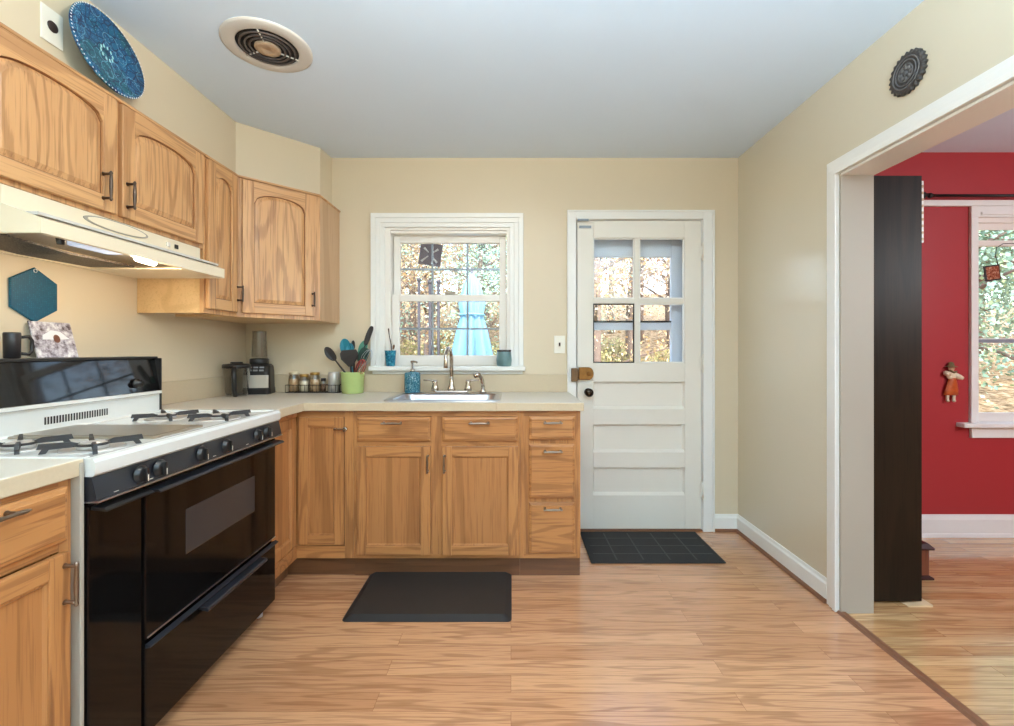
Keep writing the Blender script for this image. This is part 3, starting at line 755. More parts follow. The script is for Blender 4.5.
for sx, dx in ((435, -1), (468, 1)):
    hX = px(sx, FY)
    b_ = MB(); b_.lathe([(.024, .014), (.022, .03), (.015, .055), (.017, .066), (.012, .078)], (hX, FY, 0), 18)
    b_.tube([(hX-dx*.012, FY, .072), (hX+dx*.02, FY, .076), (hX+dx*.07, FY-.01, .079)], [.008, .006, .005], 10)
    b_.build('handle', M['chrome'], fa)
sp = thing('side_sprayer', 'curved nickel side sprayer beside the faucet', 'sprayer', (0, 0, CT1+.006))
SPX = px(483, FY)
b_ = MB(); b_.lathe([(.022, 0), (.021, .012), (.014, .02), (.013, .04)], (SPX, FY, 0), 18); b_.build('base', M['chrome'], sp)
b_ = MB(); b_.tube([(SPX, FY, .035), (SPX-.004, FY, .07), (SPX-.012, FY-.008, .1), (SPX-.028, FY-.03, .115), (SPX-.045, FY-.05, .11)], [.011, .012, .013, .015, .016], 14); b_.build('spray_head', M['chrome'], sp)

# ------------------------------------------------------------------ range
rg = thing('range', 'wide white and black gas range with four burners', 'range', (XL, 0, 0), R(90))
RY0, RY1 = 1.150, 2.076
RF = -(-1.093 - XL)                                   # local y of the body's front
b_ = MB(); b_.box(RY0, RF, .035, RY1, -.03, .868, .002); b_.build('body', M['black_enamel'], rg)
for yy in (RY0+.05, RY1-.05):
    for q in (RF+.03, -.1): MB().lathe([(.016, 0), (.016, .012), (.01, .014), (.01, .04)], (yy, q, 0), 14).build('foot', M['grey_tin'], rg)
# cooktop: white pan with a raised rim and rolled front edge
CTF = -(-1.058 - XL)
b_ = MB()
prof = [(CTF, .866), (CTF-.006, .872), (CTF-.006, .902), (CTF, .911), (CTF+.012, .914), (CTF+.03, .912), (CTF+.045, .908), (-.15, .908), (-.14, .914), (-.03, .914), (-.03, .866)]
b_.prism([(y, z) for y, z in prof], RY0-.0, RY1, 'X')
b_.box(RY0-.0004, CTF+.02, .905, RY0+.018, -.14, .916, .004); b_.box(RY1-.018, CTF+.02, .905, RY1+.0004, -.14, .916, .004)
ck = b_.build('cooktop', M['enamel'], rg)
g_ = MB(); g_.box(1.425, CTF+.06, .906, 1.655, -.16, .9155, .004); g_.box(1.435, CTF+.07, .9155, 1.645, -.17, .9175, .001); g_.build('griddle_cover', M['griddle'], rg)
def grate(cx_, cy_):
    m_ = MB(); z = .931
    for k in range(4):
        a0 = R(45+90*k); c_, s__ = math.cos(a0), math.sin(a0)
        Mt = Matrix.Translation((cx_, cy_, 0)) @ Matrix.Rotation(a0, 4, 'Z')
        q = MB()
        q.prism([(.026, z-.003), (.098, z-.004), (.108, .908), (.094, .908), (.088, z-.013), (.03, z-.013)], -.005, .005)
        q.prism([(.03, z-.004), (.045, z+.002), (.108, z+.004), (.112, z-.010), (.036, z-.012)], -.004, .004)
        q.xf(Mt)
        tmp = bpy.data.meshes.new('t'); q.bm.to_mesh(tmp); q.bm.free(); m_.bm.from_mesh(tmp); bpy.data.meshes.remove(tmp)
    ring = [(cx_+.034*math.cos(R(t)), cy_+.034*math.sin(R(t)), z-.009) for t in range(0, 360, 15)]
    m_.tube(ring, .004, 8, closed=True)
    return m_
BUR = [(1.29, -(-1.395-XL)), (1.29, -(-1.185-XL)), (1.855, -(-1.405-XL)), (1.855, -(-1.185-XL))]
for bx, by in BUR:
    bn = MB(); bn.lathe([(.075, .906), (.07, .912), (.062, .909)], (bx, by, 0), 28); bn.lathe([(.036, .908), (.036, .922), (.03, .927), (.012, .929), (.001, .929)], (bx, by, 0), 24)
    bb = bn.build('burner', M['grey_tin'], rg)
    grate(bx, by).build('grate', M['iron'], bb)
# slanted control panel, knobs
cp = MB(); cp.prism([(RF, .866), (CTF+.002, .864), (CTF-.012, .806), (RF, .798)], RY0, RY1, 'X')
cpo = cp.build('control_panel', M['panel_black'], rg)
tr_ = MB(); tr_.box(RY0, CTF-.016, .799, RY1, RF, .804, .001); tr_.build('chrome_strip', M['steel'], cpo)
ang = math.atan2(.014, .058)
for ky in (1.290, 1.360, 1.545, 1.680, 1.884, 1.957):
    kn = MB(); Mk = Matrix.Translation((ky, CTF-.006, .834)) @ Matrix.Rotation(R(90)+ang*.0, 4, 'X')
    kn.lathe([(.026, 0), (.026, .004), (.022, .007), (.0205, .012), (.018, .014), (.001, .014)], (0, 0, 0), 28)
    kn.box(-.005, -.0195, .012, .005, .0195, .024, .002)
    kn.xf(Mk)
    ko = kn.build('knob', M['black_plastic'], cpo)
    mk = MB(); mk.box(-.0014, -.0185, .0242, .0014, .0, .0246); mk.xf(Mk); mk.build('pointer', M['plate_white'], ko)
mk = MB()
for ky in (1.2, 1.316, 1.60, 1.80):
    MB().box(ky, CTF-.0125, .812, ky+.014, CTF-.009, .8135).build('marking', M['plate_white'], cpo)
mk.bm.free()
# fronts
DF = RF-.020
def front(name, y0, y1, z0, z1, m='black_door'):
    return MB().box(y0, DF, z0, y1, RF, z1, .006).build(name, M[m], rg)
sdr = front('storage_door', RY0+.002, 1.326, .05, .792)
ovd = front('oven_door', 1.333, RY1-.002, .332, .792)
drw = front('broiler_drawer', 1.333, RY1-.002, .05, .318)
w_ = MB(); w_.box(1.50, DF-.0015, .512, 1.905, DF+.004, .662, .003); w_.build('oven_window', plain('smoky_oven_glass', srgb(58, 54, 54), .08, var=.06, scale=6), ovd)
def blade(y0, y1, z):
    h_ = MB(); h_.prism([(DF-.001, z+.012), (DF-.034, z+.008), (DF-.041, z+.003), (DF-.041, z-.001), (DF-.034, z), (DF-.001, z+.003)], y0, y1, 'X', bev=.001)
    return h_
ha = blade(RY0+.01, 1.318, .775).build('handle', M['black_plastic'], sdr)
hb = blade(1.34, RY1-.004, .768).build('handle', M['panel_black'], ovd)
tm_ = MB(); tm_.box(1.34, DF-.001, .338, RY1-.01, DF-.004, .3415); tm_.build('lower_trim', M['steel'], ovd)
hc = MB(); hc.prism([(DF-.001, .306), (DF-.03, .302), (DF-.036, .296), (DF-.034, .288), (DF-.028, .29), (DF-.001, .296)], 1.56, 1.94, 'X', bev=.002)
hc.build('handle', M['panel_black'], drw)
tm_ = MB(); tm_.prism([(DF+.001, .322), (DF-.014, .316), (DF-.014, .312), (DF+.001, .310)], 1.336, RY1-.004, 'X'); tm_.build('top_trim', M['panel_black'], drw)
# backguard: white riser with slots, black glass head
BK = -(-1.60 - XL)
b_ = MB(); b_.prism([(BK, .908), (BK, .988), (BK-.012, .992), (BK-.012, 1.004), (-.02, 1.006), (-.02, .908)], RY0, RY1-.006, 'X')
bg = b_.build('backguard', M['enamel'], rg)
sl = MB()
for i in range(24): sl.box(1.56+i*.0104, BK-.0012, .930, 1.56+i*.0104+.0052, BK+.002, .956)
sl.build('vent_slots', M['vent_black'], bg)
b_ = MB(); b_.prism([(BK-.002, 1.005), (BK+.022, 1.148), (BK+.03, 1.15), (-.02, 1.15), (-.02, 1.005)], RY0, RY1-.002, 'X'); b_.build('glass_panel', M['black_glass'], bg)
b_ = MB(); b_.box(RY0, BK+.01, 1.148, RY1, -.012, 1.158, .003); b_.box(RY1-.006, BK-.008, .912, RY1, -.02, 1.15, .002); b_.build('top_cap', M['black_plastic'], bg)
kn = MB(); kn.lathe([(.02, 0), (.02, .006), (.014, .01), (.013, .022), (.001, .023)], (1.945, BK+.002, 1.045), 20, mat=Matrix.Rotation(R(98), 4, 'X')); kn.build('timer_knob', M['black_plastic'], bg)

# ------------------------------------------------------------------ hood
hd = thing('range_hood', 'almond range hood with a lit lamp under the oak wall cabinet', 'range hood', (XL, 0, 0), R(90))
HY0, HY1 = 1.276, 2.092
HF, HL = -(-1.43-XL), -(-1.318-XL)
sh = MB(); t_ = .004
prof = [(HF, 1.654), (HF, 1.600), (HL, 1.558), (HL, 1.517), (HL+.02, 1.517), (HL+.02, 1.548), (HF, 1.585), (-.006, 1.585), (-.006, 1.654)]
sh.prism(prof, HY0, HY1, 'X')
for yy in (HY0-.0006, HY1-.0114): sh.prism([(HL-.0004, 1.5165), (HL-.0004, 1.5585), (HF, 1.6005), (-.006, 1.6005), (-.006, 1.5165)], yy, yy+.012, 'X')
sh.box(HY0+.012, -.02, 1.517, HY1-.012, -.006, 1.584)
sh.box(1.86, HL+.02, 1.518, HY1-.012, -.02, 1.523)
hs = sh.build('shell', M['hood'], hd)
ovl = [(1.655+.135*math.cos(R(t)), 1.632+.020*math.sin(R(t))) for t in range(0, 360, 8)]
ov2 = [(1.655+.122*math.cos(R(t)), 1.632+.0165*math.sin(R(t))) for t in range(0, 360, 8)]
MB().prism(ovl, HF-.003, HF, 'Y').build('oval_rim', plain('grey_rim', srgb(160, 152, 140), .4), hs)
MB().prism(ov2, HF-.005, HF-.002, 'Y').build('oval_badge', M['hood'], hs)
sw = MB(); sw.box(1.885, HF-.006, 1.618, 1.905, HF, 1.636, .002); sw.build('switch', M['white_cap'], hs)
sw = MB(); sw.box(1.932, HF-.006, 1.618, 1.95, HF, 1.636, .002); sw.build('switch', M['vent_black'], hs)
fl = MB(); fl.prism([(1.34, 1.535), (1.58, 1.519), (1.85, 1.5235), (1.85, 1.530), (1.58, 1.526), (1.34, 1.541)], -.21, -.03); fl.build('grease_filter', M['filter'], hd)
MB().box(HY0+.012, HL+.02, 1.572, HY1-.012, -.02, 1.58).build('inner_pan', M['hood_in'], hd)
ln = MB(); ln.box(1.47, HL+.05, 1.526, 1.62, HL+.12, 1.546, .006); ln.build('lamp_lens', M['lens'], hd)
bl = MB(); bl.tube([(1.70, HL+.08, 1.53), (1.78, HL+.08, 1.53)], [.012, .015], 14); bl.build('bulb', M['bulb'], hd)
lt = MB(); lt.tube([(1.372, HL+.04, 1.57), (1.372, HL+.04, 1.54), (1.372, HL+.04, 1.525), (1.372, HL+.04, 1.505)], [.005, .005, .012, .009], 12); lt.build('latch', M['black_plastic'], hd)
hl = lamp_light('hood_light', (XL - (HL+.08), 1.72, 1.50), 2.6, .03, (1, .82, .58))

# ------------------------------------------------------------------ ceiling and walls
cv = thing('ceiling_vent', 'round cream exhaust fan grille on the ceiling', 'ceiling vent', (-1.01, 1.89, ZC))
def ring_lathe(prof): return MB().lathe(prof, (0, 0, 0), 48, cap0=False, cap1=False)
MB().lathe([(.172, 0), (.172, -.004), (.162, -.008), (.124, -.011), (.118, -.008), (.118, -.002)], (0,0,0), 48, cap0=False, cap1=False).build('cover_ring', plain('vent_painted_steel', srgb(212, 204, 195), .4, var=.03), cv)
MB().lathe([(.119, -.002), (.119, -.003), (.001, -.003)], (0,0,0), 48).build('fan_cavity', M['vent_black'], cv)
for r_ in (.103, .084, .066):
    MB().tube([(r_*math.cos(R(t)), r_*math.sin(R(t)), -.010) for t in range(0, 360, 8)], .004, 8, closed=True).build('grille_ring', plain('grille_brown_grey', srgb(92, 80, 74), .5), cv)
for t in (40, 160, 280): MB().tube([(.05*math.cos(R(t)), .05*math.sin(R(t)), -.009), (.12*math.cos(R(t)), .12*math.sin(R(t)), -.009)], .003, 8).build('grille_spoke', M['white_cap'], cv)
MB().lathe([(.05, -.006), (.05, -.012), (.038, -.016), (.014, -.017), (.012, -.014), (.001, -.014)], (0,0,0), 36).build('center_cap', M['rust'], cv)

XS = -1.52
pl = thing('decorative_platter', 'round blue and teal patterned platter leaning on the soffit above the wall cabinets', 'platter', (-1.478, 1.652, 2.262), R(90))
Mx = Matrix.Rotation(R(90), 4, 'X')
TL = Matrix.Rotation(R(-11), 4, 'X')
p_ = MB(); p_.lathe([(.09, .002), (.148, .018), (.150, .022), (.146, .026), (.10, .012), (.001, .009)], (0,0,0), 64, mat=Mx); p_.xf(TL); p_.build('dish', M['mandala'], pl)
p_ = MB()
for k in range(10):
    a0 = R(36*k); p_.ball((.024*math.cos(a0), -.0115, .024*math.sin(a0)), .004, .0015, .007, n=8, k=6)
p_.xf(TL); p_.build('center_flower', plain('pale_aqua_glaze', srgb(170, 216, 220), .25), pl)
p_ = MB()
for k in range(72):
    a0 = R(5*k); p_.ball((.1475*math.cos(a0), -.0265, .1475*math.sin(a0)), .0028, .0012, .0028, n=6, k=4)
p_.xf(TL); p_.build('rim_dots', M['chalk'], pl)

op = thing('blank_outlet_plate', 'white square plate with a dark round hole on the soffit', 'outlet plate', (XS, 1.503, 2.254), R(90))
MB().box(-.037, -.006, -.058, .037, 0, .058, .003).build('plate', M['plate_white'], op)
MB().lathe([(.018, 0), (.018, .004), (.016, .006), (.001, .0065)], (0, -.003, 0), 24, mat=Mx).build('hole_cover', M['dark_hole'], op)

tv = thing('hexagon_trivet', 'teal hexagonal trivet hanging on the wall behind the range', 'trivet', (XL, 1.655, 1.387), R(90))
hexa = [(.094*math.sin(R(60*k)), .1*math.cos(R(60*k))) for k in range(6)]
MB().prism(hexa, -.010, 0, bev=.003).build('pad', M['trivet'], tv)
MB().tube([(.006*math.cos(R(t)), -.0095, .088+.006*math.sin(R(t))) for t in range(0, 360, 30)], .0018, 6, closed=True).build('hanging_eyelet', M['steel'], tv)

me_ = thing('wall_medallion', 'small dark scalloped medallion high on the cream side wall', 'medallion', (XR, 1.70, pz(73, 1.70)), R(-90))
m_ = MB(); n_ = 144
outl = lambda r_: [((r_*(1+.05*math.cos(24*2*math.pi*k/n_)))*math.cos(2*math.pi*k/n_), (r_*(1+.05*math.cos(24*2*math.pi*k/n_)))*math.sin(2*math.pi*k/n_)) for k in range(n_)]
m_.rings([[(x, 0, z) for x, z in outl(.074)], [(x, -.012, z) for x, z in outl(.076)], [(x, -.017, z) for x, z in outl(.066)], [(x, -.013, z) for x, z in outl(.056)]])
m_.build('disc', M['medallion'], me_)
m_ = MB()
for r_ in (.056, .044, .030): m_.tube([(r_*math.cos(R(t)), -.015, r_*math.sin(R(t))) for t in range(0, 360, 10)], .0028, 6, closed=True)
for k in range(8):
    a0 = R(45*k); m_.ball((.02*math.cos(a0), -.0145, .02*math.sin(a0)), .008, .004, .008, n=8, k=6)
m_.ball((0, -.0145, 0), .009, .005, .009, n=10, k=6)
m_.build('relief', plain('grey_relief_resin', srgb(104, 102, 102), .5, var=.3, scale=100), me_)  # raised rings and beads in a lighter grey than the disc

sw = thing('light_switch', 'white toggle light switch between the window and the door', 'light switch', (px(559.5, YB), YB, pz(344.5, YB)))
MB().box(-.036, -.006, -.058, .036, 0, .058, .003).build('plate', M['plate_white'], sw)
t_ = MB(); t_.box(-.006, -.008, -.013, .006, -.004, .013, .001); t_.build('slot', M['jamb'], sw)
t_ = MB(); t_.prism([(-.008, -.008), (-.018, .006), (-.014, .012), (-.004, .004)], -.004, .004, 'X'); t_.build('toggle', M['dark_hole'], sw)

def flush_lamp(name, label, loc, watts, col):
    t = thing(name, label, 'ceiling lamp', loc)
    MB().lathe([(.11, 0), (.11, -.006), (.085, -.012), (.06, -.006), (.06, 0)], (0,0,0), 32, cap0=False, cap1=False).build('trim_ring', M['white_cap'], t)
    return lamp_light(name+'_light', (loc[0], loc[1], loc[2]-.042), watts, .04, col)
def fill_pendant(name, label, loc, drop, watts, col):
    t = thing(name, label, 'pendant lamp', loc)
    MB().lathe([(.06, 0), (.06, -.015), (.02, -.03)], (0,0,0), 24).build('canopy', M['white_cap'], t)
    MB().tube([(0,0,-.02), (0,0,-drop+.2)], .004, 8).build('cord', M['black_plastic'], t)
    MB().lathe([(.004, -drop+.21), (.022, -drop+.2), (.024, -drop+.15)], (0,0,0), 16).build('socket', M['chrome'], t)
    return lamp_light(name+'_light', (loc[0], loc[1], loc[2]-drop), watts, .14, col)
flush_lamp('ceiling_lamp', 'flush round ceiling lamp over the kitchen floor', (-.21, 1.04, ZC), LAMP_W, (1, .93, .8))
tl = thing('fill_uplighter', 'added unseen bowl uplighter filling the kitchen ceiling with light', 'added fill lamp', (.5, -.85, 0))  # unseen uplighter, added to brighten and cool the ceiling
MB().lathe([(.14, 0), (.14, .015), (.02, .03)], (0,0,0), 32).build('base', M['white_cap'], tl)
MB().tube([(0,0,.02), (0,0,1.3)], .011, 12).build('pole', M['chrome'], tl)
MB().lathe([(.012, 1.29), (.06, 1.30), (.14, 1.355), (.17, 1.40), (.166, 1.40), (.135, 1.36), (.05, 1.308), (.001, 1.306)], (0,0,0), 36).build('bowl_shade', M['white_cap'], tl)
tld = bpy.data.lights.new('torchiere_light', 'SPOT'); tld.energy = REAR_W; tld.spot_size = R(160); tld.spot_blend = .4; tld.shadow_soft_size = .06; tld.color = (.62, .855, 1)
tlo = bpy.data.objects.new('torchiere_light', tld); COL.objects.link(tlo); tlo.location = (.5, -.85, 1.40); tlo.rotation_euler = (R(180), 0, 0)
fill_pendant('fill_pendant', 'added unseen pendant filling the red dining room with light', (3.4, .5, ZC), .62, DINING_W, (.88, .95, 1))  # unseen lamp, added to lift the light in the dining room

# ------------------------------------------------------------------ floor mats
smx = MB(); z1 = .018
def rrect(x0, y0, x1, y1, r, z): return rr(x0, y0, x1, y1, r, z, 5)
ANT = (-.742, 1.985, .003, 2.452)
smx.rings([rrect(*ANT, .02, .0005), rrect(*ANT, .02, .003), rrect(ANT[0]+.03, ANT[1]+.03, ANT[2]-.03, ANT[3]-.03, .015, z1)], cap1=False, smooth=False)
am = thing('anti_fatigue_mat', 'plain black foam mat in front of the sink cabinet', 'mat')
smx.build('bevelled_rim', M['rubber_rim'], am)
q = MB(); q.rings([rrect(ANT[0]+.03, ANT[1]+.03, ANT[2]-.03, ANT[3]-.03, .015, .001), rrect(ANT[0]+.03, ANT[1]+.03, ANT[2]-.03, ANT[3]-.03, .015, z1)], smooth=False); q.build('pad', M['rubber'], am)
dm = thing('door_mat', 'charcoal grid-patterned mat on the floor before the back door', 'door mat')
MX0, MY0, MX1, MY1 = .445, 2.525, 1.195, 2.955
MB().box(MX0, MY0, .0005, MX1, MY1, .009, .004).build('carpet', M['mat'], dm)
g_ = MB()
for i in range(1, 5): g_.box(MX0+i*(MX1-MX0)/5-.004, MY0+.03, .0085, MX0+i*(MX1-MX0)/5+.004, MY1-.03, .0102)
for i in range(1, 4): g_.box(MX0+.03, MY0+i*(MY1-MY0)/4-.004, .0085, MX1-.03, MY0+i*(MY1-MY0)/4+.004, .0102)
g_.build('grid_ribs', M['mat_line'], dm)

# ------------------------------------------------------------------ things on the counter
Z = CT1
pt = thing('blender_pitcher', 'clear pitcher with black lid and handle beside the blender', 'pitcher', (-1.628, 2.70, Z), R(50))
p_ = MB(); p_.lathe([(.055, .002), (.062, .02), (.072, .165), (.074, .165), (.074, .168), (.068, .168), (.058, .02), (.05, .008)], (0,0,0), 28, cap0=True, cap1=True); p_.build('jug', M['vessel'], pt)
p_ = MB(); p_.lathe([(.075, .166), (.076, .182), (.07, .19), (.03, .194), (.001, .194)], (0,0,0), 28); p_.box(-.03, -.02, .19, .03, .02, .203, .006); p_.build('lid', M['black_plastic'], pt)
p_ = MB(); p_.tube([(-.03, -.064, .17), (-.05, -.105, .165), (-.055, -.115, .12), (-.05, -.11, .05), (-.035, -.075, .012), (-.02, -.05, .008)], [.012, .013, .013, .013, .012, .01], 12); p_.build('handle', M['black_plastic'], pt)

bd = thing('countertop_blender', 'black and silver blender with a clear cup in the corner', 'blender', (-1.588, 2.872, Z), R(14))
b_ = MB(); b_.rings([rr(-.08, -.085, .08, .075, .03, z) for z in (.0, .006)] + [rr(-.08, -.085, .08, .075, .03, .03), rr(-.077, -.082, .077, .072, .03, .036), rr(-.075, -.078, .075, .07, .03, .14), rr(-.07, -.06, .07, .068, .03, .175), rr(-.06, -.05, .06, .06, .03, .185)], smooth=False); b_.build('base', M['black_plastic'], bd)
b_ = MB(); b_.rings([rr(-.072, -.0855, .072, -.07, .007, z) for z in (.04, .118)], smooth=False); b_.build('silver_panel', M['silver'], bd)
b_ = MB()
for i in range(3):
    for j in range(2): b_.box(-.05+.034*i, -.080+.012*j, .142+.018*j, -.024+.034*i, -.068+.012*j, .152+.018*j, .002)
b_.build('button', plain('grey_button', srgb(150, 150, 152), .4), bd)
b_ = MB(); b_.lathe([(.052, .184), (.055, .19), (.055, .214), (.05, .22)], (0,0,0), 28); b_.build('collar', M['black_plastic'], bd)
b_ = MB(); b_.lathe([(.047, .219), (.048, .23), (.041, .388), (.041, .392), (.036, .388), (.043, .23)], (0,0,0), 28, cap0=False); b_.lathe([(.041, .384), (.041, .392), (.001, .392)], (0,0,0), 28); b_.build('cup', M['vessel'], bd)

# spice rack: low wire tray and the jars in it
RX0, RX1, RYa, RYb = px(288, 2.92), px(341.5, 2.92), 2.885, 2.958
rk = thing('spice_rack', 'low black wire tray holding spice jars', 'spice rack', (0, 0, Z))
r_ = MB()
for z in (.004, .05):
    r_.tube([(RX0, RYa, z), (RX1, RYa, z), (RX1, RYb, z), (RX0, RYb, z)], .0022, 6, closed=True)
for i in range(15):
    x = RX0 + (RX1-RX0)*i/14
    for yy in (RYa, RYb): r_.tube([(x, yy, .004), (x, yy, .05)], .0014, 6)
    r_.tube([(x, RYa, .004), (x, RYb, .004)], .0012, 6)
r_.build('wire_frame', M['iron_rod'], rk)
def jar(label, xc, r, hgt, fill, lid, lidh=.014, opaque=False):
    j = thing('spice_jar', label, 'jar', (xc, 2.922, Z+.0062), 0, 'spice jars in the wire tray')
    if opaque:
        MB().lathe([(r, 0), (r, hgt-.004), (r-.004, hgt), (.001, hgt)], (0,0,0), 24).build('body', M[fill], j); return
    MB().lathe([(r-.003, .003), (r-.003, hgt*.72), (.001, hgt*.72)], (0,0,0), 20).build('contents', M[fill], j)
    MB().lathe([(r-.002, 0), (r, .003), (r, hgt*.84), (r*.82, hgt*.92), (r*.82, hgt)], (0,0,0), 24, cap1=False).build('glass', M['vessel'], j)
    MB().lathe([(r*.9, hgt-.002), (r*.9, hgt+lidh), (r*.8, hgt+lidh+.002), (.001, hgt+lidh+.002)], (0,0,0), 24).build('lid', M[lid], j)
W_ = RX1-RX0
jar('tall glass jar of speckled tan seasoning at the blender end of the tray', RX0+.036, .031, .112, 'spice_tan', 'spice_pale')
jar('shorter glass jar of pale salt with a gold lid in the wire tray', RX0+.103, .031, .096, 'spice_pale', 'leaf_lid')
jar('glass jar of tan powder with a gold lid in the wire tray', RX0+.172, .032, .108, 'spice_tan', 'leaf_lid')
jar('slim dark brown spice jar behind the grey canister', RX0+.226, .017, .07, 'spice_brown', 'dark_hole')
jar('plain grey canister at the green crock end of the tray', RX0+.294, .034, .126, 'grey_tin', 'grey_tin', opaque=True)

CKX, CKY = px(353.5, 2.9), 2.885
ck = thing('utensil_crock', 'lime green ceramic crock full of utensils', 'crock', (CKX, CKY, Z))
MB().lathe([(.058, 0), (.066, .002), (.064, .012), (.067, .016), (.072, .125), (.075, .130), (.074, .134), (.068, .134), (.064, .02), (.001, .014)], (0,0,0), 40, cap0=True).build('pot', M['crock'], ck)
def utensil(name, label, foot, head, parts, mat):
    """foot/head offsets from the crock centre; the handle runs along the line, the head is shaped in the XZ plane"""
    t = thing(name, label, 'utensil', (CKX, CKY, Z), 0, 'utensils in the green crock')
    a0, b0 = Vector(foot), Vector(head); d0 = (b0-a0); L = d0.length
    zax = d0.normalized(); xax = Vector((1,0,0)) - zax*zax.x; xax.normalize(); yax = zax.cross(xax)
    Mm = Matrix(((xax.x, yax.x, zax.x, a0.x), (xax.y, yax.y, zax.y, a0.y), (xax.z, yax.z, zax.z, a0.z), (0, 0, 0, 1)))
    hm = MB(); hl_ = parts[0]
    hm.tube([(0,0,0), (0,0,hl_*.6), (0,0,hl_)], [.006, .006, .0045], 10); hm.xf(Mm); hm.build('handle', M[parts[2]], t)
    sh_ = MB(); o = parts[1]
    n_ = len(o)
    if o == 'whisk':
        for k in range(5):
            a1 = R(36*k)
            sh_.tube([( .03*math.sin(u)*math.cos(a1), .03*math.sin(u)*math.sin(a1), hl_-.01+.055*(1-math.cos(u))) for u in [math.pi*2*i/24 for i in range(25)]], .0013, 5)
    else:
        bow = lambda z: -.006*math.sin(math.pi*min(1, max(0, (z-hl_)/(L-hl_+.001))))
        sh_.rings([[(x, -.002+bow(z), z) for x, z in o], [(x, .002+bow(z), z) for x, z in o]], smooth=False)
    sh_.xf(Mm); sh_.build('head', M[mat], t)
    return t
def spoonlike(z0, z1, w0, w1, sq=2.0, n=20):
    """rounded paddle outline between z0 and z1; w0 neck, w1 half width"""
    pts = []
    zc_ = (z0+z1)/2; h_ = (z1-z0)/2
    for i in range(n):
        a0 = 2*math.pi*i/n; c_, s_ = math.cos(a0), math.sin(a0)
        pts.append((w1*math.copysign(abs(c_)**(2/sq), c_), zc_ + h_*math.copysign(abs(s_)**(2/sq), s_)))
    return pts
B0 = .03
utensil('ladle', 'black nylon spoon leaning out of the crock towards the jars', (.03, .0, B0), (-.16, 0, .272), (.24, spoonlike(.225, .33, .006, .028), 'nylon'), 'nylon')
utensil('spoon', 'large teal spoon upright in the green crock', (.01, .03, B0), (-.065, .03, .335), (.22, spoonlike(.205, .325, .006, .036), 'teal'), 'teal')
utensil('spatula', 'black round-edged spatula at the front of the green crock', (.012, -.03, B0), (-.008, -.045, .27), (.15, [(.012, .14), (.052, .19), (.056, .225), (.045, .245), (-.045, .245), (-.056, .225), (-.052, .19), (-.012, .14)], 'nylon'), 'nylon')
utensil('spoon', 'teal slotted spoon half hidden behind the black spatula', (.0, .02, B0), (-.03, .03, .30), (.2, spoonlike(.2, .29, .006, .028), 'teal'), 'teal')
utensil('spatula', 'slim black spatula tip standing between the teal spoons and the sage one', (.0, .035, B0), (-.01, .04, .335), (.24, spoonlike(.245, .305, .006, .013), 'nylon'), 'nylon')
utensil('spoon', 'sage green spoon in the back of the green crock', (-.02, .03, B0), (.07, .03, .33), (.22, spoonlike(.2, .318, .006, .027), 'sage'), 'sage')
utensil('turner', 'deep green turner leaning towards the window', (-.03, .01, B0), (.095, -.01, .29), (.19, spoonlike(.18, .285, .006, .032, 3), 'deep_green'), 'deep_green')
utensil('turner', 'long dark slim turner reaching highest out of the crock', (-.02, -.01, B0), (.118, .02, .425), (.3, spoonlike(.29, .42, .006, .017, 3), 'deep_green'), 'nylon')
utensil('whisk', 'red silicone whisk low in the green crock beside the window', (.0, -.02, B0), (.075, -.03, .2), (.1, 'whisk', 'chrome'), 'red_sil')
utensil('whisk', 'steel wire whisk leaning out over the window casing', (-.02, .0, B0), (.12, -.01, .28), (.18, 'whisk', 'chrome'), 'steel')

sb = thing('soap_dispenser', 'teal mosaic soap pump bottle behind the sink', 'soap dispenser', (px(412.5, 2.87), 2.868, Z+.0062))
MB().lathe([(.046, 0), (.049, .004), (.05, .06), (.049, .118), (.044, .126), (.018, .130), (.001, .130)], (0,0,0), 32).build('bottle', M['soap'], sb)
p_ = MB(); p_.lathe([(.016, .129), (.016, .142), (.006, .146), (.006, .19)], (0,0,0), 16); p_.tube([(-.01, 0, .192), (.006, 0, .194), (.03, -.02, .192), (.034, -.024, .186)], [.008, .008, .006, .005], 10); p_.build('pump', M['chrome'], sb)

# window sill
SY = YB-.03; ZS = 1.0822
tc_ = thing('teal_cup', 'small turquoise glazed cup on the window sill', 'cup', (px(390.5, SY), SY, ZS))
MB().lathe([(.024, 0), (.028, .004), (.036, .098), (.038, .102), (.034, .102), (.026, .01), (.001, .008)], (0,0,0), 28).build('vessel', M['teal_cup'], tc_)
st_ = thing('twig', 'dark thin twig standing in the turquoise cup on the sill', 'twig', (px(390.5, SY), SY, ZS+.010))
tw = MB(); tw.tube([(.0, .004, 0), (.006, .006, .08), (.002, .008, .13), (-.01, .008, .19), (-.016, .008, .235)], [.003, .003, .003, .0025, .004], 8); tw.tube([(.003, .007, .12), (.0, .008, .15), (-.004, .008, .17)], [.002, .002, .0015], 6); tw.build('stem', M['dark_wood'], st_)
st_ = thing('paint_brush', 'short pale brush leaning in the turquoise cup on the sill', 'brush', (px(390.5, SY), SY, ZS+.010))
MB().tube([(.0, -.008, 0), (.012, -.01, .07), (.02, -.01, .1)], [.004, .004, .004], 8).build('handle', M['jamb'], st_)
MB().tube([(.02, -.01, .1), (.0235, -.01, .118), (.026, -.01, .13)], [.006, .008, .003], 8).build('bristle_tip', M['spice_brown'], st_)
pp = thing('glazed_pot', 'blue-grey glazed pot with a dark rim on the sill', 'pot', (px(504, SY), SY, ZS))
MB().lathe([(.04, 0), (.046, .004), (.05, .04), (.046, .09), (.044, .098), (.04, .098), (.043, .04), (.001, .02)], (0,0,0), 32).build('vessel', M['pot'], pp)
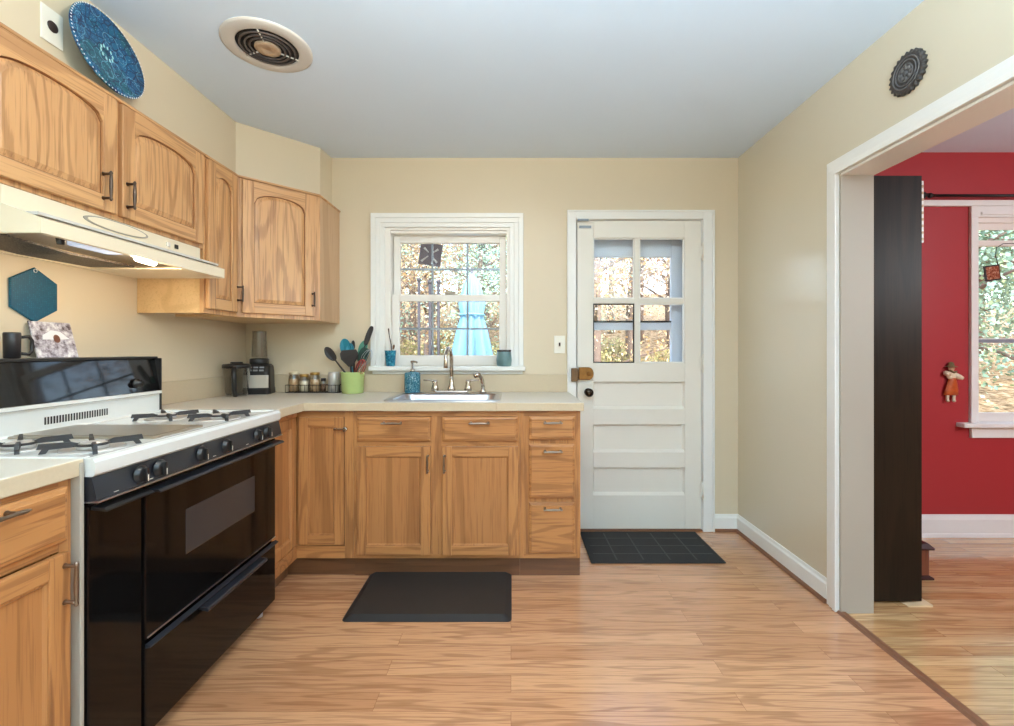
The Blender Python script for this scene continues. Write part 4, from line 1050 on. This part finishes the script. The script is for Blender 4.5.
MB().lathe([(.045, .094), (.047, .098), (.046, .106), (.041, .106), (.04, .097)], (0,0,0), 32, cap0=False, cap1=False).build('rim', M['dark_hole'], pp)

# on the range backguard
ZG = 1.1585
mg = thing('black_mug', 'black mug on the shelf of the range backguard', 'mug', (XL+.062, 1.53, ZG))
MB().lathe([(.018, 0), (.021, .003), (.022, .084), (.02, .088), (.018, .084), (.017, .006), (.001, .005)], (0,0,0), 28).build('cup', M['mug'], mg)
MB().tube([(.0, .027, .072), (.004, .05, .075), (.006, .058, .062), (.006, .058, .026), (.004, .05, .014), (.0, .027, .016)], .0055, 10).build('handle', M['mug'], mg)
pc = thing('leaning_photo_print', 'snowy photo print leaning on the wall above the range', 'photo print', (XL+.0455, 1.705, ZG+.0002), R(90))
tilt = Matrix.Rotation(math.atan2(.036, .135), 4, 'X')
q = MB(); q.box(-.077, -.0025, 0, .077, .0025, .137, .0008); q.xf(tilt.inverted()); q.build('board', M['print'], pc)
q = MB(); q.prism([(-.04, .085), (-.005, .105), (.028, .10), (.058, .072), (.03, .07), (-.045, .068)], -.0032, -.0024); q.xf(tilt.inverted()); q.build('snowy_roof_image', M['chalk'], pc)
q = MB(); q.prism([(.008+.013*math.cos(R(t)), .072+.016*math.sin(R(t))) for t in range(0, 360, 30)], -.0036, -.003); q.xf(tilt.inverted()); q.build('brown_spot_image', plain('brown_print_ink', srgb(110, 66, 44), .4), pc)

# ------------------------------------------------------------------ dining room
bc = thing('bookcase', 'tall black-brown bookcase showing its side beyond the wide opening', 'bookcase', (0, 0, 0))
bx0, bx1, by0, by1, bz = XR2+.012, px(922, 2.128), 2.128, 2.80, 2.003
MB().box(bx0, by0, .012, bx1, by0+.022, bz, .002).build('side_panel', M['bookcase'], bc)
MB().box(bx0, by1-.022, .012, bx1, by1, bz, .002).build('side_panel', M['bookcase'], bc)
MB().box(bx0, by0+.022, .06, bx0+.006, by1-.022, bz-.01).build('back_panel', M['bookcase'], bc)
for z in (.06, .42, .78, 1.14, 1.5, 1.975): MB().box(bx0+.006, by0+.022, z, bx1-.006, by1-.022, z+.022, .001).build('shelf', M['bookcase'], bc)
MB().box(bx1-.03, by0+.022, .012, bx1-.012, by1-.022, .06).build('plinth', M['bookcase'], bc)
e_ = MB(); e_.box(bx1, by0+.004, 1.69, bx1+.012, by0+.012, 1.98, .001)
e_.build('edge_strip', M['trim'], bc)
e_ = MB()
for i in range(9): e_.box(bx1+.0015, by0+.002, 1.70+.031*i, bx1+.0105, by0+.005, 1.712+.031*i)
e_.build('edge_strip_dashes', M['rust'], bc)
sm = thing('wood_shim', 'pale thin wooden shim under the bookcase corner', 'shim', (0, 0, 0))
MB().prism([(px(905, 2.12), .0), (px(929, 2.12), .0), (px(929, 2.12), .010), (px(905, 2.12), .003)], 2.10, 2.20).build('wedge', M['pine'], sm)
fs_ = thing('footstool', 'low reddish wooden box with a dark overhanging lid behind the bookcase', 'box', (2.07, 2.45, 0))
MB().box(-.1, -.09, .014, .1, .09, .155, .003).build('case', M['walnut'], fs_)
q = MB(); q.rings([rr(-.118, -.108, .118, .108, .01, .155), rr(-.118, -.108, .118, .108, .01, .163), rr(-.1, -.09, .1, .09, .01, .182), rr(-.09, -.08, .09, .08, .01, .184)], smooth=False); q.build('lid', M['dark_wood'], fs_)
q = MB(); q.rings([rr(-.116, -.106, .116, .106, .008, 0), rr(-.116, -.106, .116, .106, .008, .008), rr(-.1, -.09, .1, .09, .008, .018)], smooth=False); q.build('base', M['dark_wood'], fs_)

# window of the red room
w2 = bpy.data.objects.new('window_2', None); COL.objects.link(w2); w2['kind'] = 'structure'
tag(w2, 'white window in the red wall of the next room', 'window')
yw = YBD
c = MB()
c.box(px(968.5, yw), yw-.02, VZ0, VX0+.006, yw, VZ1, .002); c.box(VX1-.006, yw-.02, VZ0, VX1+.06, yw, VZ1, .002)
c.box(px(968.5, yw), yw-.02, VZ1, VX1+.06, yw, 2.098, .003); c.box(px(968.5, yw)+.06, yw-.028, VZ1+.012, VX1+.04, yw, VZ1+.03, .003)
c.build('casing', M['trim'], w2)
c = MB(); c.box(VX0, yw, VZ0, VX0+.014, yw+.15, VZ1); c.box(VX1-.014, yw, VZ0, VX1, yw+.15, VZ1); c.box(VX0+.014, yw, VZ1-.03, VX1-.014, yw+.15, VZ1)
c.box(VX0+.014, yw+.02, pz(229, yw), VX1-.014, yw+.034, VZ1-.03, .002)
c.build('jamb', M['vinyl'], w2)
c = MB(); c.box(px(964, yw-.05), yw-.055, pz(428, yw-.05), VX1+.085, yw+.05, pz(423.5, yw-.05), .005); c.box(px(969, yw), yw-.02, pz(437.5, yw), VX1+.055, yw, pz(428, yw-.05), .004)
c.build('stool', M['trim'], w2)
sash('upper_sash', VX0+.014, VX1-.014, pz(343, yw+.1), VZ1-.03, yw+.08, .026, .02, .03, [], [], w2)
sash('lower_sash', VX0+.014, VX1-.014, pz(423, yw+.06)+.008, pz(241, yw+.06), yw+.04, .034, .036, .06, [], [pz(341, yw+.06)], w2, mw=.022)

vb = tag(MB().box(px(921, yw-.02), yw-.024, pz(206, yw-.02), 4.1, yw, pz(200, yw-.02), .004).build('valance_board', M['trim']), 'long white board above the window on the red wall', 'board')
cr = thing('curtain_rod', 'black curtain rod with a scrolled finial on the red wall', 'curtain rod', (0, 0, 0))
yr = yw-.07; zr = pz(195.5, yr); xr0 = px(932, yr)
MB().tube([(xr0, yr, zr), (4.2, yr, zr)], .0085, 12).build('rod', M['iron_rod'], cr)
q = MB(); q.ball((xr0-.012, yr, zr), .016, n=12, k=8); q.tube([(xr0-.02+.0, yr, zr), (xr0-.045, yr, zr+.004)], [.006, .012], 10); q.ball((xr0-.056, yr, zr), .02, n=12, k=8); q.ball((xr0-.078, yr, zr-.004), .01, n=10, k=6); q.build('finial', M['iron_rod'], cr)
q = MB(); q.box(xr0+.0, yw-.006, zr-.06+.075, xr0+.022, yw, zr+.045, .002); q.tube([(xr0+.011, yw-.004, zr+.03), (xr0+.011, yw-.05, zr+.016), (xr0+.011, yr, zr)], [.006, .006, .008], 10); q.build('bracket', M['iron_rod'], cr)

# figurine on the red wall
fg = thing('doll_ornament', 'small ceramic doll ornament in an orange skirt on the red wall', 'ornament', (px(949, yw), yw, pz(381, yw)))
q = MB(); q.rings([[(.034*math.cos(R(t))*k1+dx, -.016+.014*math.sin(R(t)), z) for t in range(0, 360, 24)] for k1, dx, z in ((1.35, -.004, -.088), (1.28, 0, -.06), (1.0, .004, -.02), (.7, .006, .006), (.55, .004, .02))]); q.build('skirt', M['doll_orange'], fg)
q = MB(); q.ball((.0, -.018, .038), .034, .014, .03, n=14, k=8)
q.tube([(-.02, -.018, .044), (-.038, -.022, .05), (-.046, -.026, .058)], [.016, .016, .012], 10); q.tube([(.02, -.018, .04), (.045, -.022, .026), (.062, -.026, .018)], [.016, .016, .011], 10); q.build('bodice', M['doll_cream'], fg)
q = MB(); q.ball((-.004, -.02, .082), .018, .014, .02, n=14, k=8); q.ball((-.004, -.035, .08), .003, .003, .003, n=6, k=4); q.build('head', plain('doll_skin', srgb(226, 176, 140), .4), fg)
q = MB(); q.lathe([(.034, .09), (.03, .094), (.016, .098), (.014, .114), (.006, .122), (.001, .122)], (-.004, -.018, 0), 20); q.tube([(-.02, -.024, .07), (.0, -.034, .056), (.02, -.028, .062)], .006, 8); q.build('hat_and_scarf', M['doll_olive'], fg)
for x in (-.024, .016):
    q = MB(); q.tube([(x, -.016, -.085), (x-.002, -.016, -.105), (x-.004, -.018, -.12), (x-.006, -.026, -.126)], [.009, .0085, .009, .009], 10); q.build('leg', M['doll_cream'], fg)

# hanging picture in the dining window
ys_ = yw-.028
hp = thing('hanging_sun_catcher', 'small copper picture hanging from a black wire in the white window', 'sun catcher', (px(992, ys_), ys_, pz(273, ys_)))
q = MB(); q.box(-.05, -.004, -.05, .05, .004, .05, .002); q.xf(Matrix.Rotation(R(-8), 4, 'Y') @ Matrix.Scale(.98, 4)); q.build('frame', M['dark_hole'], hp)
q = MB(); q.box(-.04, -.006, -.04, .04, -.003, .04, .001); q.xf(Matrix.Rotation(R(-8), 4, 'Y')); q.build('picture', M['tile_pic'], hp)
q = MB(); q.tube([(.04, 0, .045), (.02, 0, .12), (.03, 0, .16), (.07, 0, .185), (.13, 0, .187), (.2, -.0, .17), (.2, .0, .172), (.24, .02, .2), (.26, .03, .22)], .0022, 6); q.build('wire', M['iron_rod'], hp)

# ------------------------------------------------------------------ outside
g_ = MB(); rows = []
for j in range(31):
    Y = 3.14 + (j/30)**1.6*46
    rows.append([(-40+80*i/40, Y, -.35 + max(0, Y-9)*.19 + .12*noise.noise(Vector((i*.7, Y*.4, 0)))*min(1, max(0, Y-5))) for i in range(41)])
g_.rings(rows, cap0=False, cap1=False, close=False)
gr = g_.build('ground_outside', M['litter']); gr['kind'] = 'structure'; tag(gr, 'leaf-strewn hillside behind the house', 'ground')

um = thing('patio_umbrella', 'closed aqua patio umbrella outside the kitchen window', 'umbrella', (px(472, 6), 6, -.35))
q = MB(); n_ = 48; rows = []
for z, r_, dp in ((2.56, .01, 0), (2.52, .035, .1), (2.4, .09, .25), (2.15, .14, .28), (2.02, .13, .2), (1.98, .125, .2), (1.8, .16, .3), (1.5, .2, .36), (1.2, .235, .4), (1.12, .24, .4)):
    rows.append([((r_*(1+dp*math.cos(8*2*math.pi*k/n_)))*math.cos(2*math.pi*k/n_), (r_*(1+dp*math.cos(8*2*math.pi*k/n_)))*math.sin(2*math.pi*k/n_), z) for k in range(n_)])
q.rings(rows); q.build('canopy', M['umbrella'], um)
MB().tube([(0,0,.08), (0,0,2.62)], .02, 12).build('pole', M['umbrella_pole'], um)
MB().lathe([(.25, 0), (.25, .05), (.05, .09), (.03, .3), (.03, .32)], (0,0,0), 28).build('base', M['umbrella_pole'], um)
q = MB(); q.tube([(.16*math.cos(R(t)), .16*math.sin(R(t)), 2.0) for t in range(0, 360, 15)], .014, 8, closed=True); q.build('strap', M['umbrella'], um)

M['dark_post'] = plain('dark_iron_post', srgb(52, 50, 54), .6, var=.2)
for lab, pxx, ptop in (('dark garden pole standing farthest from the umbrella', 419, 281), ('dark garden pole in the middle of three outside', 430, 283), ('dark garden pole nearest the aqua umbrella', 438.5, 283)):
    gp = thing('garden_pole', lab, 'pole', (px(pxx, 7), 7, -.35), 0, 'garden poles outside the window')
    zt = pz(ptop, 7)+.35
    MB().tube([(0,0,-.05), (0,0,zt)], .022, 10).build('post', M['dark_post'], gp)
    MB().ball((0,0,zt+.015), .035, n=12, k=8).build('cap', M['dark_post'], gp)
yh = 3.62
hs_ = thing('hanging_tile', 'grey slate square with white strokes hanging under the eave outside', 'hanging ornament', (px(430.5, yh), yh, pz(254.5, yh)))
RT = Matrix.Rotation(R(8), 4, 'Y')
q = MB(); q.box(-.088, -.005, -.088, .088, .005, .088, .003); q.xf(RT); q.build('slate', M['slate'], hs_)
q = MB()
for a0, a1, l0 in ((225, .02, .09), (315, .02, .085), (140, .02, .07), (40, .02, .075)):
    c_, s__ = math.cos(R(a0)), math.sin(R(a0)); q.tube([(c_*a1, -.007, s__*a1), (c_*l0, -.007, s__*l0)], [.004, .009], 8)
q.xf(RT); q.build('white_strokes', M['chalk'], hs_)
q = MB(); q.tube([(0, 0, .088), (0, 0, ZC-pz(254.5, yh))], .002, 6); q.build('cord', M['iron_rod'], hs_)

# woods: a few tree forms copied up the slope
def tree_proto(name, label, cat, mat, seed, H, group, n_leaf, spread, zlow):
    rg_ = random.Random(seed)
    t = thing(name, label, cat, (0, 0, 0), 0, group)
    tr_ = MB(); lean = rg_.uniform(-.3, .3)
    spine = [(lean*(z/H)**2, .1*math.sin(z), z) for z in [H*i/8 for i in range(9)]]; spine[0] = (0, 0, -.4)
    tr_.tube(spine, [.16-.016*i for i in range(9)], 10)
    tips = []
    for k in range(16):
        z = H*rg_.uniform(.12, .95); a0 = rg_.uniform(0, 6.28); L = spread*rg_.uniform(.5, 1)*(1.1-z/H*.5)
        b0 = Vector((lean*(z/H)**2, .1*math.sin(z), z)); m0 = b0 + Vector((math.cos(a0)*L*.5, math.sin(a0)*L*.5, L*.3)); e0 = b0 + Vector((math.cos(a0)*L, math.sin(a0)*L, L*.45))
        tr_.tube([b0, m0, e0], [.05, .03, .01], 6); tips += [m0, e0, (m0+e0)/2]
    tr_.build('trunk', M['bark'], t)
    lf = MB()
    for i in range(n_leaf):
        c_ = rg_.choice(tips) + Vector((rg_.gauss(0, .45), rg_.gauss(0, .45), rg_.gauss(0, .45)))
        if c_.z < zlow: c_.z = zlow + rg_.random()
        u = Vector((rg_.gauss(0, 1), rg_.gauss(0, 1), rg_.gauss(0, 1))).normalized(); v = u.orthogonal().normalized(); s0 = rg_.uniform(.022, .055)
        lf.bm.faces.new([lf.bm.verts.new(c_ + u*s0*a + v*s0*b*.7) for a, b in ((-1, 0), (0, -1), (1, 0), (0, 1))])
    o = lf.build('foliage', mat, t); o['kind'] = 'stuff'
    return t
def copy_tree(o, loc, rz, sc):
    c_ = o.copy(); COL.objects.link(c_); c_.location = loc; c_.rotation_euler = (0, 0, rz); c_.scale = (sc, sc, sc)
    for ch_ in list(o.children):
        d_ = ch_.copy(); COL.objects.link(d_); d_.parent = c_
    return c_
gz = lambda Y: -.35 + max(0, Y-9)*.19
PT = [tree_proto('autumn_tree', 'golden autumn tree on the slope behind the house', 'tree', M['leaf_autumn'], 1, 7, 'golden autumn trees outside', 6500, 2.0, .4),
      tree_proto('bare_tree', 'thinly leaved tan tree on the slope behind the house', 'tree', M['leaf_tan'], 2, 8, 'tan trees outside', 5000, 2.1, .3),
      tree_proto('green_tree', 'pale green leafy tree behind the house', 'tree', M['leaf_green'], 3, 6, 'green trees outside', 7500, 2.0, .2)]
rt = random.Random(11)
spots = []
def scatter(n, y0, y1, x0, x1, kinds, gap):
    got = 0
    for _ in range(3000):
        Y = rt.uniform(y0, y1); X = rt.uniform(x0, x1)*Y
        if any((X-q[0])**2 + (Y-q[1])**2 < gap*gap for q in spots): continue
        spots.append((X, Y, rt.choice(kinds))); got += 1
        if got >= n: return
scatter(36, 9.5, 24, -.40, .48, (0, 1, 1, 0, 1, 2), 2.3)
scatter(12, 7.5, 17, .96, 1.28, (2,), 2.0)
def bush_proto():
    rg_ = random.Random(5); t = thing('shrub', 'low leafy shrub on the slope behind the house', 'shrub', (0, 0, 0), 0, 'shrubs outside')
    st = MB()
    for k in range(7):
        a0 = k*.9; st.tube([(0, 0, -.15), (.2*math.cos(a0), .2*math.sin(a0), .35), (.42*math.cos(a0), .42*math.sin(a0), .7)], [.02, .014, .005], 6)
    st.build('stem', M['bark'], t)
    lf = MB()
    for i in range(1500):
        d_ = Vector((rg_.gauss(0, 1), rg_.gauss(0, 1), rg_.gauss(0, 1))).normalized()*rg_.uniform(.3, 1)
        c_ = Vector((d_.x*.62, d_.y*.62, .5+d_.z*.42)); u = Vector((rg_.gauss(0, 1), rg_.gauss(0, 1), rg_.gauss(0, 1))).normalized(); v = u.orthogonal().normalized(); s0 = rg_.uniform(.02, .05)
        lf.bm.faces.new([lf.bm.verts.new(c_ + u*s0*a_ + v*s0*b2*.7) for a_, b2 in ((-1, 0), (0, -1), (1, 0), (0, 1))])
    o = lf.build('foliage', M['leaf_olive'], t); o['kind'] = 'stuff'
    return t
M['leaf_olive'] = leaf_mat('olive_leaves', [srgb(150, 156, 96), srgb(196, 188, 130), srgb(120, 120, 86), srgb(206, 186, 160)])
bp = bush_proto(); nb = 0
for i in range(900):
    Y = rt.uniform(5.8, 15); X = rt.uniform(-.35, .5)*Y
    if any((X-q[0])**2 + (Y-q[1])**2 < 1.5 for q in globals().setdefault('bush_at', [])) or any((X-q[0])**2 + (Y-q[1])**2 < .8 for q in spots) or -1.0 < X < .2 and Y < 7.3 or -1.8 < X < -.6 and Y < 8: continue
    bush_at.append((X, Y))
    if nb == 0: bp.location = (X, Y, gz(Y))
    else: copy_tree(bp, (X, Y, gz(Y)), rt.uniform(0, 6.28), rt.uniform(.75, 1.2))
    nb += 1
    if nb >= 40: break
first = set()
for X, Y, k in spots:
    if k not in first:
        first.add(k); PT[k].location = (X, Y, gz(Y)); continue
    copy_tree(PT[k], (X, Y, gz(Y)), rt.uniform(0, 6.28), rt.uniform(.75, 1.15))
